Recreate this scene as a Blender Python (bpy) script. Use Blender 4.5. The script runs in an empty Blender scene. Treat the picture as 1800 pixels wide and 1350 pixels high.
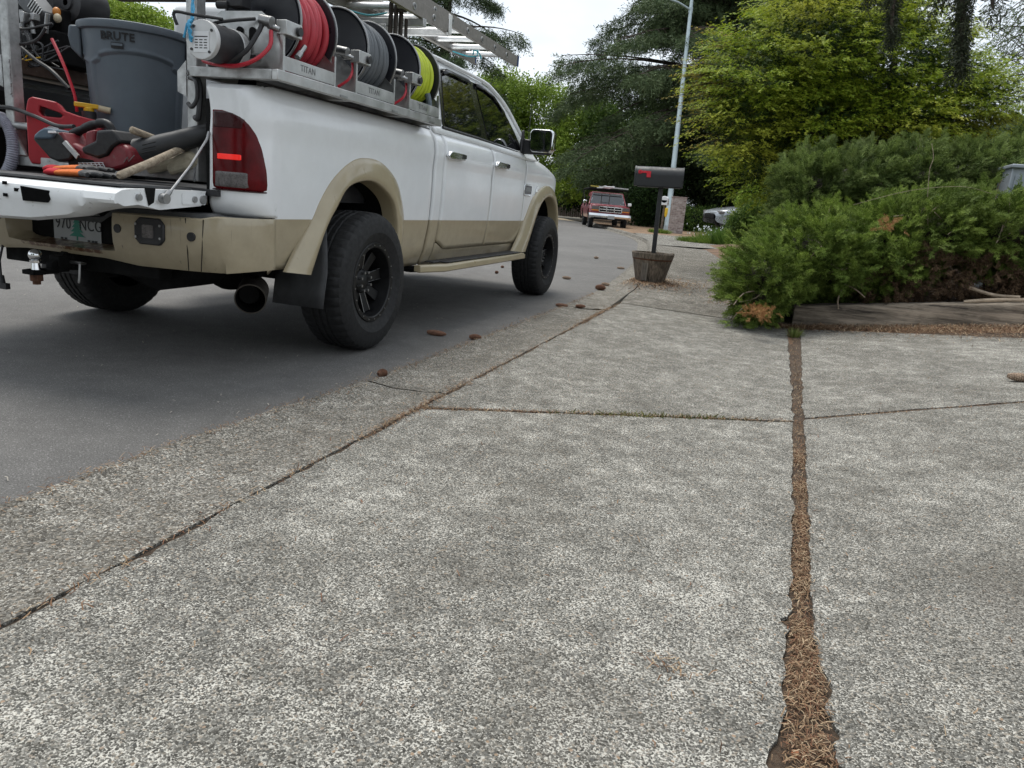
import bpy, math, random
import numpy as np
from math import sin, cos, pi, radians
random.seed(7); rng = np.random.default_rng(11)
sc = bpy.context.scene; COL = sc.collection

# ------------------------------------------------------------------ camera
CAM = np.array([3.29637703, -4.11102428, 0.97320829]); FPX = 1332.97
_yaw, _pit, _rol = 0.306493226, 0.237596588, 0.0865402937
_f = np.array([-sin(_yaw)*cos(_pit), cos(_yaw)*cos(_pit), -sin(_pit)])
_r = np.array([cos(_yaw), sin(_yaw), 0.0]); _u = np.cross(_r, _f)
CR = cos(_rol)*_r + sin(_rol)*_u; CU = -sin(_rol)*_r + cos(_rol)*_u
cd = bpy.data.cameras.new("camera"); cam = bpy.data.objects.new("camera", cd); COL.objects.link(cam)
from mathutils import Matrix, Vector
M = Matrix.Identity(4)
for i in range(3):
    M[i][0] = CR[i]; M[i][1] = CU[i]; M[i][2] = -_f[i]; M[i][3] = CAM[i]
cam.matrix_world = M
cd.sensor_width = 36; cd.lens = FPX*36/1800; cd.clip_start = .05; cd.clip_end = 2000
sc.camera = cam

# ------------------------------------------------------------------ sky, sun, exposure
SUN_EL, SUN_AZ = radians(66), radians(312)     # azimuth measured from +Y clockwise
w = bpy.data.worlds.new("World"); sc.world = w; w.use_nodes = True
nt = w.node_tree; nt.nodes.clear()
def wn(t, **k):
    n = nt.nodes.new(t)
    for a, b in k.items(): setattr(n, a, b)
    return n
wo = wn('ShaderNodeOutputWorld'); bg = wn('ShaderNodeBackground')
sky = wn('ShaderNodeTexSky', sky_type='NISHITA', sun_disc=False, sun_elevation=SUN_EL, sun_rotation=SUN_AZ, air_density=1.0, dust_density=2.0)
tc = wn('ShaderNodeTexCoord'); mp = wn('ShaderNodeMapping'); mp.inputs['Scale'].default_value = (1.2, 1.2, 3.0)
nz = wn('ShaderNodeTexNoise'); nz.inputs['Scale'].default_value = 2.2; nz.inputs['Detail'].default_value = 5; nz.inputs['Roughness'].default_value = .55
cr = wn('ShaderNodeValToRGB'); cr.color_ramp.elements[0].position = .34; cr.color_ramp.elements[1].position = .68
cr.color_ramp.elements[0].color = (6.9, 7.7, 8.6, 1); cr.color_ramp.elements[1].color = (9.9, 10.4, 10.8, 1)
mx = wn('ShaderNodeMixRGB'); mx.inputs[0].default_value = .86
L = nt.links.new
L(tc.outputs['Generated'], mp.inputs[0]); L(mp.outputs[0], nz.inputs['Vector']); L(nz.outputs['Fac'], cr.inputs[0])
L(sky.outputs[0], mx.inputs[1]); L(cr.outputs[0], mx.inputs[2]); L(mx.outputs[0], bg.inputs[0])
bg.inputs[1].default_value = .057; L(bg.outputs[0], wo.inputs[0])
sd = bpy.data.lights.new("sun", 'SUN'); sd.energy = 1.5; sd.angle = radians(32); sd.color = (1, .965, .9)
so = bpy.data.objects.new("sun", sd); COL.objects.link(so)
sdir = Vector((sin(SUN_AZ)*cos(SUN_EL), cos(SUN_AZ)*cos(SUN_EL), sin(SUN_EL)))
so.rotation_euler = sdir.to_track_quat('Z', 'Y').to_euler(); so.location = (0, 0, 30)
vs = sc.view_settings; vs.view_transform = 'Standard'; vs.look = 'None'; vs.exposure = 1.16; vs.gamma = 1.0; vs.use_curve_mapping = False

# ------------------------------------------------------------------ helpers
def pt(px, py, depth):
    d = _f + CR*(px-900)/FPX - CU*(py-675)/FPX
    return CAM + d*depth
def pl(px, py, ax, val):
    d = _f + CR*(px-900)/FPX - CU*(py-675)/FPX
    return CAM + d*(val-CAM[ax])/d[ax]

ORG = {}
def props(o, label=None, cat=None, group=None, kind=None):
    if label: o['label'] = label
    if cat: o['category'] = cat
    if group: o['group'] = group
    if kind: o['kind'] = kind
    return o
def thing(name, loc, label, cat, group=None):
    o = bpy.data.objects.new(name, None); COL.objects.link(o); o.empty_display_size = .1
    o.location = loc; ORG[o.name] = np.array(loc, float)
    return props(o, label, cat, group)
def copy_tree(o, parent=None):
    c = o.copy(); COL.objects.link(c); c.parent = parent
    for ch in list(o.children): copy_tree(ch, c)
    return c

class MB:
    def __init__(s): s.v = []; s.f = []
    def add(s, vs, fs):
        k = len(s.v); s.v += [tuple(map(float, p)) for p in vs]; s.f += [tuple(i+k for i in f) for f in fs]; return s
    def box(s, c, d, R=None, taper=1.0):
        x, y, z = [q/2 for q in d]
        P = np.array([(-x,-y,-z),(x,-y,-z),(x,y,-z),(-x,y,-z),(-x*taper,-y*taper,z),(x*taper,-y*taper,z),(x*taper,y*taper,z),(-x*taper,y*taper,z)])
        if R is not None: P = P @ np.array(R).T
        return s.add(P + np.array(c), [(0,3,2,1),(4,5,6,7),(0,1,5,4),(1,2,6,5),(2,3,7,6),(3,0,4,7)])
    def bar(s, a, b, wd, h, up=(0,0,1)):
        a = np.array(a, float); b = np.array(b, float); d = b-a; l = np.linalg.norm(d); y = d/l
        up = np.array(up, float); x = np.cross(y, up)
        if np.linalg.norm(x) < 1e-4: x = np.cross(y, (1,0,0))
        x /= np.linalg.norm(x); z = np.cross(x, y)
        return s.box((a+b)/2, (wd, l, h), np.array([x, y, z]).T)
    def tube(s, pts, r, n=8, caps=True, closed=False):
        P = np.array(pts, float); m = len(P); rr = np.full(m, r) if np.isscalar(r) else np.array(r, float)
        T = np.gradient(P, axis=0) if not closed else np.roll(P,-1,0)-np.roll(P,1,0)
        T /= np.linalg.norm(T, axis=1)[:, None]+1e-12
        ref = np.array((0,0,1.)) if abs(T[0][2]) < .9 else np.array((1.,0,0))
        x = np.cross(T[0], ref); x /= np.linalg.norm(x); vs = []
        for i in range(m):
            x = x - T[i]*(x@T[i]); x /= np.linalg.norm(x)+1e-12; y = np.cross(T[i], x)
            for k in range(n):
                a = 2*pi*k/n; vs.append(P[i]+rr[i]*(cos(a)*x+sin(a)*y))
        fs = [(i*n+k, i*n+(k+1)%n, (i+1)*n+(k+1)%n, (i+1)*n+k) for i in range(m-1) for k in range(n)]
        if closed: fs += [((m-1)*n+k, (m-1)*n+(k+1)%n, (k+1)%n, k) for k in range(n)]
        elif caps: fs += [tuple(range(n-1,-1,-1)), tuple(range((m-1)*n, m*n))]
        return s.add(vs, fs)
    def cyl(s, a, b, r, r2=None, n=24): return s.tube([a, b], [r, r if r2 is None else r2], n)
    def lathe(s, prof, c, axis, n=48, mod=None, caps=False):
        """prof: (along, radius) list"""
        ax = np.array(axis, float); ax /= np.linalg.norm(ax)
        ref = np.array((0,0,1.)) if abs(ax[2]) < .9 else np.array((1.,0,0))
        x = np.cross(ax, ref); x /= np.linalg.norm(x); y = np.cross(ax, x); c = np.array(c, float); vs = []
        for k in range(n):
            a = 2*pi*k/n
            for j, (t, r) in enumerate(prof):
                q = r + (mod(j, k) if mod else 0); vs.append(c+ax*t+q*(cos(a)*x+sin(a)*y))
        m = len(prof)
        fs = [(k*m+j, k*m+j+1, ((k+1)%n)*m+j+1, ((k+1)%n)*m+j) for k in range(n) for j in range(m-1)]
        if caps: fs += [tuple(k*m for k in range(n)), tuple(k*m+m-1 for k in range(n-1,-1,-1))]
        return s.add(vs, fs)
    def grid(s, rows):
        n = len(rows[0]); k = [tuple(p) for r in rows for p in r]
        return s.add(k, [(i*n+j, i*n+j+1, (i+1)*n+j+1, (i+1)*n+j) for i in range(len(rows)-1) for j in range(n-1)])
    def prism(s, poly, o, ux, uy, thick):
        """poly 2d extruded by vector thick from origin o along ux,uy"""
        o, ux, uy, t = [np.array(q, float) for q in (o, ux, uy, thick)]
        A = [o+ux*p[0]+uy*p[1] for p in poly]; B = [p+t for p in A]; n = len(poly)
        return s.add(A+B, [tuple(range(n-1,-1,-1)), tuple(range(n, 2*n))]+[(i,(i+1)%n,n+(i+1)%n,n+i) for i in range(n)])
    def ball(s, c, r, n=10, sc_=(1,1,1)):
        prof = [(-cos(pi*i/n)*r, max(1e-4, sin(pi*i/n)*r)) for i in range(n+1)]
        k = len(s.v); s.lathe(prof, (0,0,0), (0,0,1), n*2)
        for i in range(k, len(s.v)):
            p = s.v[i]; s.v[i] = (p[0]*sc_[0]+c[0], p[1]*sc_[1]+c[1], p[2]*sc_[2]+c[2])
        return s
    def build(s, name, mat, parent=None, smooth=True, ang=35, bevel=0, seg=2, solid=0, offset=-1, sub=0, loc=None, recalc=True):
        me = bpy.data.meshes.new(name)
        org = np.array(loc, float) if loc is not None else (ORG[parent.name] if parent else np.zeros(3))
        me.from_pydata([tuple(np.array(p)-org) for p in s.v], [], s.f)
        if recalc:
            import bmesh
            bm = bmesh.new(); bm.from_mesh(me); bmesh.ops.recalc_face_normals(bm, faces=bm.faces); bm.to_mesh(me); bm.free()
        return finish(me, name, mat, parent, org, smooth, ang, bevel, seg, solid, offset, sub)
def finish(me, name, mat, parent, org, smooth=True, ang=35, bevel=0, seg=2, solid=0, offset=-1, sub=0):
    me.materials.append(mat)
    if smooth:
        me.polygons.foreach_set('use_smooth', [True]*len(me.polygons)); me.set_sharp_from_angle(angle=radians(ang))
    o = bpy.data.objects.new(name, me); COL.objects.link(o); ORG[o.name] = org
    if parent: o.parent = parent
    else: o.location = tuple(org)
    if solid:
        m = o.modifiers.new('solid', 'SOLIDIFY'); m.thickness = solid; m.offset = offset
    if bevel:
        m = o.modifiers.new('bevel', 'BEVEL'); m.width = bevel; m.segments = seg; m.limit_method = 'ANGLE'; m.angle_limit = radians(35); m.harden_normals = False
    if sub:
        m = o.modifiers.new('sub', 'SUBSURF'); m.levels = sub; m.render_levels = sub
    return o
def rect(w, h, r=0, n=4):
    if r <= 0: return [(-w/2,-h/2),(w/2,-h/2),(w/2,h/2),(-w/2,h/2)]
    out = []
    for cx, cy, a0 in ((w/2-r,-h/2+r,-90),(w/2-r,h/2-r,0),(-w/2+r,h/2-r,90),(-w/2+r,-h/2+r,180)):
        for i in range(n+1):
            a = radians(a0+90*i/n); out.append((cx+r*cos(a), cy+r*sin(a)))
    return out
def catmull(P, n=8, closed=False):
    P = np.array(P, float); m = len(P); out = []
    for i in range(m if closed else m-1):
        if closed: a, b, c, d = P[(i-1)%m], P[i], P[(i+1)%m], P[(i+2)%m]
        else: a, b, c, d = P[max(i-1,0)], P[i], P[i+1], P[min(i+2,m-1)]
        for k in range(n):
            t = k/n; out.append(.5*((2*b)+(c-a)*t+(2*a-5*b+4*c-d)*t*t+(3*b-a-3*c+d)*t**3))
    if not closed: out.append(P[-1])
    return np.array(out)
def resample(P, n):
    P = np.array(P, float); d = np.r_[0, np.cumsum(np.linalg.norm(np.diff(P, axis=0), axis=1))]
    return np.array([np.interp(np.linspace(0, d[-1], n), d, P[:, k]) for k in range(P.shape[1])]).T
def text_mesh(body, size, name, mat, parent, o, ux, uy, depth=.001, bend=None, align='CENTER', sx=1.0, bold=0.0):
    cu = bpy.data.curves.new(name, 'FONT'); cu.body = body; cu.size = size; cu.align_x = align; cu.align_y = 'CENTER'; cu.extrude = depth; cu.offset = bold; cu.space_character = 1.06
    tmp = bpy.data.objects.new('tmp', cu); COL.objects.link(tmp)
    dg = bpy.context.evaluated_depsgraph_get(); me = bpy.data.meshes.new_from_object(tmp.evaluated_get(dg))
    bpy.data.objects.remove(tmp)
    o, ux, uy = [np.array(q, float) for q in (o, ux, uy)]; uz = np.cross(ux, uy)
    org = ORG[parent.name]; me.name = name
    for v in me.vertices:
        x, y, z = v.co; x *= sx
        p = bend(x, y, z) if bend else o+ux*x+uy*y+uz*z
        v.co = tuple(np.array(p)-org)
    return finish(me, name, mat, parent, org, smooth=False)

# ------------------------------------------------------------------ materials
def newmat(name):
    m = bpy.data.materials.new(name); m.use_nodes = True; t = m.node_tree
    b = t.nodes['Principled BSDF']; return m, t, b
class NT:
    def __init__(s, t): s.t = t
    def n(s, ty, ins=None, **k):
        q = s.t.nodes.new(ty)
        for a, b in k.items(): setattr(q, a, b)
        for a, b in (ins or {}).items():
            if hasattr(b, 'links') or isinstance(b, bpy.types.NodeSocket): s.t.links.new(b, q.inputs[a])
            else: q.inputs[a].default_value = b
        return q
    def noise(s, vec, scale, detail=3, rough=.5): return s.n('ShaderNodeTexNoise', {'Vector': vec, 'Scale': scale, 'Detail': detail, 'Roughness': rough}).outputs['Fac']
    def vor(s, vec, scale, feature='F1', out='Distance', rnd=1.0): return s.n('ShaderNodeTexVoronoi', {'Vector': vec, 'Scale': scale, 'Randomness': rnd}, feature=feature).outputs[out]
    def ramp(s, fac, els, interp='LINEAR'):
        q = s.n('ShaderNodeValToRGB', {0: fac}); c = q.color_ramp; c.interpolation = interp
        while len(c.elements) < len(els): c.elements.new(.5)
        for e, (p, col) in zip(c.elements, els):
            e.position = p; e.color = (*col, 1) if not np.isscalar(col) else (col, col, col, 1)
        return q.outputs[0]
    def mix(s, f, a, b, mode='MIX'):
        q = s.n('ShaderNodeMixRGB', blend_type=mode)
        for i, v in enumerate((f, a, b)):
            if isinstance(v, bpy.types.NodeSocket): s.t.links.new(v, q.inputs[i])
            else: q.inputs[i].default_value = v if i == 0 else (*v, 1)
        return q.outputs[0]
    def math(s, op, a, b=0.0, clamp=False):
        q = s.n('ShaderNodeMath', operation=op, use_clamp=clamp)
        for i, v in enumerate((a, b)):
            if isinstance(v, bpy.types.NodeSocket): s.t.links.new(v, q.inputs[i])
            else: q.inputs[i].default_value = v
        return q.outputs[0]
    def bump(s, h, strength=.3, dist=.01): return s.n('ShaderNodeBump', {'Height': h, 'Strength': strength, 'Distance': dist}).outputs[0]
    def obj(s): return s.n('ShaderNodeTexCoord').outputs['Object']
    def sep(s, v): return s.n('ShaderNodeSeparateXYZ', {0: v}).outputs
    def mapv(s, v, scale=(1,1,1), rot=(0,0,0)): return s.n('ShaderNodeMapping', {'Vector': v, 'Scale': scale, 'Rotation': rot}).outputs[0]
def c3(c, k): return tuple(min(1, x*k) for x in c)
MATS = {}
def pm(name, col, rough=.5, metal=0.0, var=.12, vs=6, bump=0, bs=60, coat=0, spec=.5, dirt=None, rv=.12):
    if name in MATS: return MATS[name]
    m, t, b = newmat(name); N = NT(t); v = N.obj()
    f = N.noise(v, vs, 5, .6)
    c = N.ramp(f, [(.3, c3(col, 1-var)), (.7, c3(col, 1+var))])
    if dirt:
        g = N.ramp(N.noise(v, vs*2.3, 6, .7), [(.60, 0), (.74, 1)]); c = N.mix(g, c, dirt)
    t.links.new(c, b.inputs['Base Color'])
    rr = N.ramp(N.noise(v, vs*3, 4), [(.3, max(0, rough-rv)), (.7, min(1, rough+rv))]); t.links.new(rr, b.inputs['Roughness'])
    b.inputs['Metallic'].default_value = metal; b.inputs['Coat Weight'].default_value = coat; b.inputs['Coat Roughness'].default_value = .04
    b.inputs['Specular IOR Level'].default_value = spec
    if bump: t.links.new(N.bump(N.noise(v, bs, 4), bump, .004), b.inputs['Normal'])
    MATS[name] = m; return m

def concrete(name, light=1.0, peb=190., warm=0.0, cont=1.0, nscale=1.0, thr=.865, wn=1.15, wd=.42, pfrac=.72):
    m, t, b = newmat(name); N = NT(t); v = N.obj()
    vw = N.n('ShaderNodeVectorMath', {0: v, 1: N.n('ShaderNodeVectorMath', {0: N.n('ShaderNodeTexNoise', {'Vector': v, 'Scale': peb*.6, 'Detail': 2}).outputs['Color'], 'Scale': .006}, operation='SCALE').outputs[0]}, operation='ADD').outputs[0]
    d = N.vor(vw, peb); col = N.vor(vw, peb, out='Color')
    sx = N.sep(col)[0]
    d2 = N.vor(vw, peb*2.3); 
    n1 = N.noise(v, peb*1.65*nscale, 4, .6); n2 = N.noise(v, 9, 7, .72); n3 = N.noise(v, 1.7, 4, .6)
    stone = N.ramp(sx, [(0, (.045*light,.043*light,.038*light)), (.5, (.098*light,.094*light,.083*light)), (.84, (.17*light,.165*light,.15*light)), (1, (.27*light,.235*light,.19*light))])
    matrix = N.ramp(n2, [(.3, (.31*light,.30*light,.268*light)), (.7, (.57*light,.55*light,.495*light))])
    # where the light cement shows between worn pebbles
    k = N.math('ADD', N.math('MULTIPLY', n1, wn), N.math('MULTIPLY', d, wd))
    k = N.math('ADD', k, N.math('MULTIPLY', N.math('SUBTRACT', n2, .5), .34))
    k = N.math('ADD', k, N.math('MULTIPLY', N.math('SUBTRACT', n3, .5), .24))
    msk = N.ramp(k, [(thr-.045, 0), (thr+.075, 1)])
    c = N.mix(msk, stone, matrix)
    v2 = N.vor(vw, peb*.62, out='Color'); s2 = N.sep(v2); dp = N.vor(vw, peb*.62)          # single worn pebbles showing through
    pm_ = N.math('MULTIPLY', N.ramp(s2[0], [(pfrac, 0), (pfrac+.01, 1)], 'CONSTANT'), N.ramp(dp, [(.40, 1), (.48, 0)]))
    pc = N.ramp(s2[1], [(0, (.06*light,.06*light,.058*light)), (.35, (.12*light,.12*light,.112*light)), (.62, (.17*light,.155*light,.13*light)), (.86, (.20*light,.20*light,.185*light)), (1, (.30*light,.21*light,.14*light))])
    c = N.mix(N.math('MULTIPLY', pm_, .9), c, pc)
    st = N.ramp(N.noise(v, 2.1, 6, .7), [(.5, 0), (.72, 1)])       # old stains with their own shape
    c = N.mix(N.math('MULTIPLY', st, .32), c, (.085*light, .076*light, .062*light))
    ds_ = N.n('ShaderNodeVectorMath', {0: v, 1: (4.28,-2.05,.1)}, operation='DISTANCE').outputs['Value']   # dark mossy wear on the drive
    ms = N.math('MULTIPLY', N.ramp(ds_, [(.1, 1), (.62, 0)]), N.ramp(N.math('ADD', N.math('MULTIPLY', n1, .5), N.math('MULTIPLY', n2, .6)), [(.54, 0), (.62, 1)]))
    c = N.mix(N.math('MULTIPLY', ms, .85), c, (.035,.027,.022))
    if warm: c = N.mix(warm, c, (.24, .17, .11))
    t.links.new(c, b.inputs['Base Color']); b.inputs['Roughness'].default_value = .95; b.inputs['Specular IOR Level'].default_value = .08
    h = N.math('SUBTRACT', N.math('MULTIPLY', d2, .3), d)
    t.links.new(N.bump(h, .5, .004), b.inputs['Normal']); return m
def asphalt():
    m, t, b = newmat('asphalt'); N = NT(t); v = N.obj()
    n = N.noise(v, 190, 4, .75); sp = N.vor(v, 230, out='Color'); s0 = N.sep(sp)[0]
    big = N.noise(v, .55, 5, .6); mid = N.noise(v, 6, 5, .65)
    c = N.ramp(n, [(.34, (.036,.0345,.033)), (.66, (.165,.158,.150))])
    c = N.mix(N.ramp(s0, [(.90, 0), (1, .85)]), c, (.24,.235,.225))
    c = N.mix(1.0, c, N.ramp(big, [(.3, .82), (.72, 1.25)]), 'MULTIPLY'); c = N.mix(1.0, c, N.ramp(mid, [(.3, .86), (.7, 1.14)]), 'MULTIPLY')
    t.links.new(c, b.inputs['Base Color']); b.inputs['Roughness'].default_value = .82; b.inputs['Specular IOR Level'].default_value = .4
    t.links.new(N.bump(n, .55, .004), b.inputs['Normal']); return m
def soilmat(name, a, bb, sc_=40):
    m, t, b = newmat(name); N = NT(t); v = N.obj()
    c = N.ramp(N.noise(v, sc_, 6, .75), [(.3, a), (.7, bb)]); c = N.mix(1.0, c, N.ramp(N.noise(v, 3, 4), [(.3, .7), (.7, 1.3)]), 'MULTIPLY')
    t.links.new(c, b.inputs['Base Color']); b.inputs['Roughness'].default_value = .95
    t.links.new(N.bump(N.noise(v, sc_*2, 5, .7), .8, .01), b.inputs['Normal']); return m
def leafmat(name, cols, trans=.25, rough=.55, patch=None, psc=1.2):
    """cols: ramp over random-per-leaf; the inner maple set holds painted shade"""
    m, t, b = newmat(name); N = NT(t)
    g = N.n('ShaderNodeNewGeometry'); k = len(cols)
    c = N.ramp(g.outputs['Random Per Island'], [(i/(k-1), q) for i, q in enumerate(cols)])
    if patch: c = N.mix(N.ramp(N.noise(N.obj(), psc, 3), [(.45, 0), (.68, .8)]), c, patch)
    t.links.new(c, b.inputs['Base Color']); b.inputs['Roughness'].default_value = rough; b.inputs['Specular IOR Level'].default_value = .14
    if trans:
        tr = N.n('ShaderNodeBsdfTranslucent', {'Color': c}); ms = N.n('ShaderNodeMixShader', {0: trans, 1: b.outputs[0], 2: tr.outputs[0]})
        t.links.new(ms.outputs[0], t.nodes['Material Output'].inputs[0])
    return m
def woodmat(name, a, bb, axis='y', sc_=1.0, rough=.85):
    m, t, b = newmat(name); N = NT(t); v = N.obj()
    s = {'x': (2.5,40,40), 'y': (40,2.5,40), 'z': (40,40,2.5)}[axis]; s = tuple(q*sc_ for q in s)
    f = N.noise(N.mapv(v, s), 1.0, 7, .7); c = N.ramp(f, [(.36, a), (.5, tuple((p+q)/2 for p, q in zip(a, bb))), (.64, bb)])
    c = N.mix(1.0, c, N.ramp(N.noise(v, 3.5*sc_, 4), [(.3, .65), (.7, 1.25)]), 'MULTIPLY')
    t.links.new(c, b.inputs['Base Color']); b.inputs['Roughness'].default_value = rough
    t.links.new(N.bump(f, .7, .01), b.inputs['Normal']); return m
def body_paint():
    m, t, b = newmat('two tone paint'); N = NT(t); v = N.obj(); z = N.sep(v)[2]
    f = N.ramp(z, [(.7826, 0), (.7834, 1)])
    N2 = N.noise(v, 14, 6, .7)
    white = N.ramp(N.noise(v, 2.5, 4), [(.3, (.74,.755,.765)), (.7, (.80,.81,.815))])
    beige = N.ramp(N2, [(.3, (.315,.263,.172)), (.7, (.38,.32,.212))])
    c = N.mix(f, beige, white)
    dust = N.math('MULTIPLY', N.ramp(z, [(.48, 1), (.72, .12)]), N.ramp(N.noise(v, 9, 6, .7), [(.35, .1), (.75, .9)]))
    c = N.mix(N.math('MULTIPLY', dust, .75), c, (.17,.145,.11))
    t.links.new(c, b.inputs['Base Color']); b.inputs['Roughness'].default_value = .42
    b.inputs['Coat Weight'].default_value = .8; t.links.new(N.ramp(N2, [(.3,.05),(.7,.14)]), b.inputs['Coat Roughness']); return m
def bumper_paint():
    m, t, b = newmat('beige bumper paint'); N = NT(t); v = N.obj(); s = N.sep(v)
    c = N.ramp(N.noise(v, 12, 6, .7), [(.3, (.305,.255,.168)), (.7, (.37,.312,.21))])
    # rust eaten into the lip under the plate recess, and vertical dirt runs
    reg = N.math('MULTIPLY', N.ramp(s[2], [(.535, 0), (.555, 1), (.60, .9), (.64, 0)]), N.ramp(N.math('ABSOLUTE', s[0]), [(.24, 1), (.33, 0)]))
    rm = N.ramp(N.math('MULTIPLY', reg, N.noise(v, 22, 7, .75)), [(.40, 0), (.52, 1)])
    c = N.mix(rm, c, (.09,.035,.014))
    run = N.ramp(N.noise(N.mapv(v, (60, 60, 2.2)), 1.0, 3, .6), [(.66, 0), (.74, .75)])
    c = N.mix(run, c, (.10,.085,.06))
    t.links.new(c, b.inputs['Base Color']); b.inputs['Roughness'].default_value = .4; b.inputs['Coat Weight'].default_value = .6; b.inputs['Coat Roughness'].default_value = .12
    return m
m_white = pm('white paint', (.77,.785,.79), .4, coat=.8, var=.04, rv=.05)
m_paint = body_paint(); m_bump = bumper_paint()
m_chip = pm('chipped white paint', (.74,.75,.75), .5, var=.05, vs=9, dirt=(.18,.16,.14), coat=.2)
m_beige = pm('beige paint', (.35,.292,.188), .38, coat=.6, var=.08)
m_black = pm('black plastic', (.018,.018,.02), .5, var=.25, bump=.1, bs=300)
m_gloss = pm('gloss black', (.008,.008,.009), .16, var=.1, rv=.05)
m_dark = pm('dark underbody', (.005,.005,.005), .85, var=.4, spec=.2)
m_rub = pm('tyre rubber', (.008,.008,.0085), .75, var=.2, vs=14, bump=.15, bs=120)
m_rubd = pm('dusty rubber', (.045,.046,.048), .62, var=.2, vs=9)
m_rim = pm('black wheel', (.005,.005,.0055), .45, var=.2, spec=.35)
m_chrome = pm('chrome', (.72,.73,.74), .1, 1.0, var=.05, rv=.06)
m_steel = pm('dull steel', (.34,.34,.34), .42, 1.0, var=.25, vs=12)
m_alu = pm('mill aluminium', (.50,.50,.49), .45, 1.0, var=.16, vs=8, bump=.08, bs=90, rv=.14)
m_galv = pm('worn aluminium tube', (.44,.445,.44), .55, .75, var=.28, vs=14, dirt=(.2,.19,.17), rv=.15)
m_rung = pm('bright aluminium', (.80,.80,.79), .4, .65, var=.1, vs=20)
m_grey = pm('grey bin plastic', (.105,.13,.155), .55, var=.08, vs=5, bump=.06, bs=160)
m_red = pm('red plastic', (.36,.012,.022), .42, var=.15, vs=9)
m_yel = pm('yellow plastic', (.62,.36,.01), .45)
m_rust = pm('rusty steel', (.10,.045,.025), .85, .2, var=.5, vs=25)
m_brown = pm('brown primed steel', (.085,.055,.04), .75, var=.35, vs=20, dirt=(.2,.17,.14))
m_plate = pm('pale plate', (.30,.31,.31), .45, var=.06)
m_glass = pm('tinted glass', (.004,.005,.006), .03, var=.1, rv=.01, spec=.5); m_glass.node_tree.nodes['Principled BSDF'].inputs['IOR'].default_value = 1.75
m_label = pm('white label', (.72,.73,.74), .6, var=.04)
m_ink = pm('black ink', (.012,.012,.014), .6)
m_handle = woodmat('weathered handle wood', (.20,.155,.11), (.42,.35,.26), 'x', 1.2)
# ================================================================== SETTING
def struct(o): o['kind'] = 'structure'; return o
def sheet(poly, z, name, mat, hole=None):
    import bmesh
    bm = bmesh.new(); vs = [bm.verts.new((p[0], p[1], p[2] if len(p) > 2 else z)) for p in poly]
    es = [bm.edges.new((vs[i], vs[(i+1)%len(vs)])) for i in range(len(vs))]
    bmesh.ops.triangle_fill(bm, use_beauty=True, edges=es)
    bmesh.ops.recalc_face_normals(bm, faces=bm.faces)
    for f in bm.faces:
        if f.normal.z < 0: f.normal_flip()
    me = bpy.data.meshes.new(name); bm.to_mesh(me); bm.free(); return me
def slab(poly, z0, depth, name, mat, bev=.006, zf=None):
    """a concrete slab with sides; poly counter-clockwise (x,y)"""
    n = len(poly); zz = zf or (lambda x, y: z0)
    mb = MB(); A = [(x, y, zz(x, y)) for x, y in poly]; B = [(x, y, zz(x, y)-depth) for x, y in poly]
    mb.add(A+B, [tuple(range(n))]+[(i, n+i, n+(i+1)%n, (i+1)%n) for i in range(n)])
    o = mb.build(name, mat, smooth=False, loc=(0,0,0)); return struct(o)
def rough_line(a, b, step=.03, amp=.004, seed=0, chunk=None):
    a = np.array(a, float); b = np.array(b, float); l = np.linalg.norm(b-a); n = max(2, int(l/step)); d = (b-a)/l; nn = np.array((-d[1], d[0]))
    r = np.random.default_rng(seed); k = np.convolve(r.normal(size=n+9), np.ones(5)/5, 'same')[4:4+n+1]
    if len(k) < n+1: k = np.r_[k, np.zeros(n+1-len(k))]
    out = []
    for i in range(n+1):
        e = k[i]*amp*2*(0 if i in (0, n) else 1)
        if chunk:
            for (s0, w0, h0) in chunk: e += h0*math.exp(-((i/n*l-s0)/w0)**2)
        out.append(tuple(a+d*l*i/n+nn*e))
    return out
KERB = [(1.30,-30),(1.33,-8),(1.34,-2.64),(1.37,-1.7),(1.445,-.5),(1.46,1.5),(1.475,3.3),(1.39,5.4),(.94,10),(.145,15.3),(-1.29,22.7),(-4.84,33.2),(-9.6,46),(-16,52),(-30,57),(-70,62)]
kc = catmull(KERB, 8)
def offset(P, d):
    P = np.array(P); T = np.gradient(P, axis=0); T /= np.linalg.norm(T, axis=1)[:, None]
    return P + np.c_[T[:, 1], -T[:, 0]]*d
mat_conc = concrete('exposed aggregate concrete', .96); mat_gut = concrete('river pebble gutter concrete', .90, 130, .05, .8, 1.15, .87, pfrac=.30)
mat_conc2 = concrete('walk concrete', .78, 120, .05)
m_ground = soilmat('ground earth', (.05,.045,.03), (.12,.10,.065), 6)
m_soil = soilmat('needle strewn soil', (.05,.030,.018), (.20,.115,.065), 55)
m_verge = soilmat('needle brown verge', (.10,.06,.035), (.26,.17,.10), 12)
m_joint = soilmat('joint soil', (.025,.018,.012), (.10,.065,.04), 90)
g = MB(); 
for i in range(1): g.add([(-700,-300,-.13),(700,-300,-.13),(700,900,-.13),(-700,900,-.13)], [(0,1,2,3)])
struct(g.build('ground', m_ground, smooth=False, loc=(0,0,0)))
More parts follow.
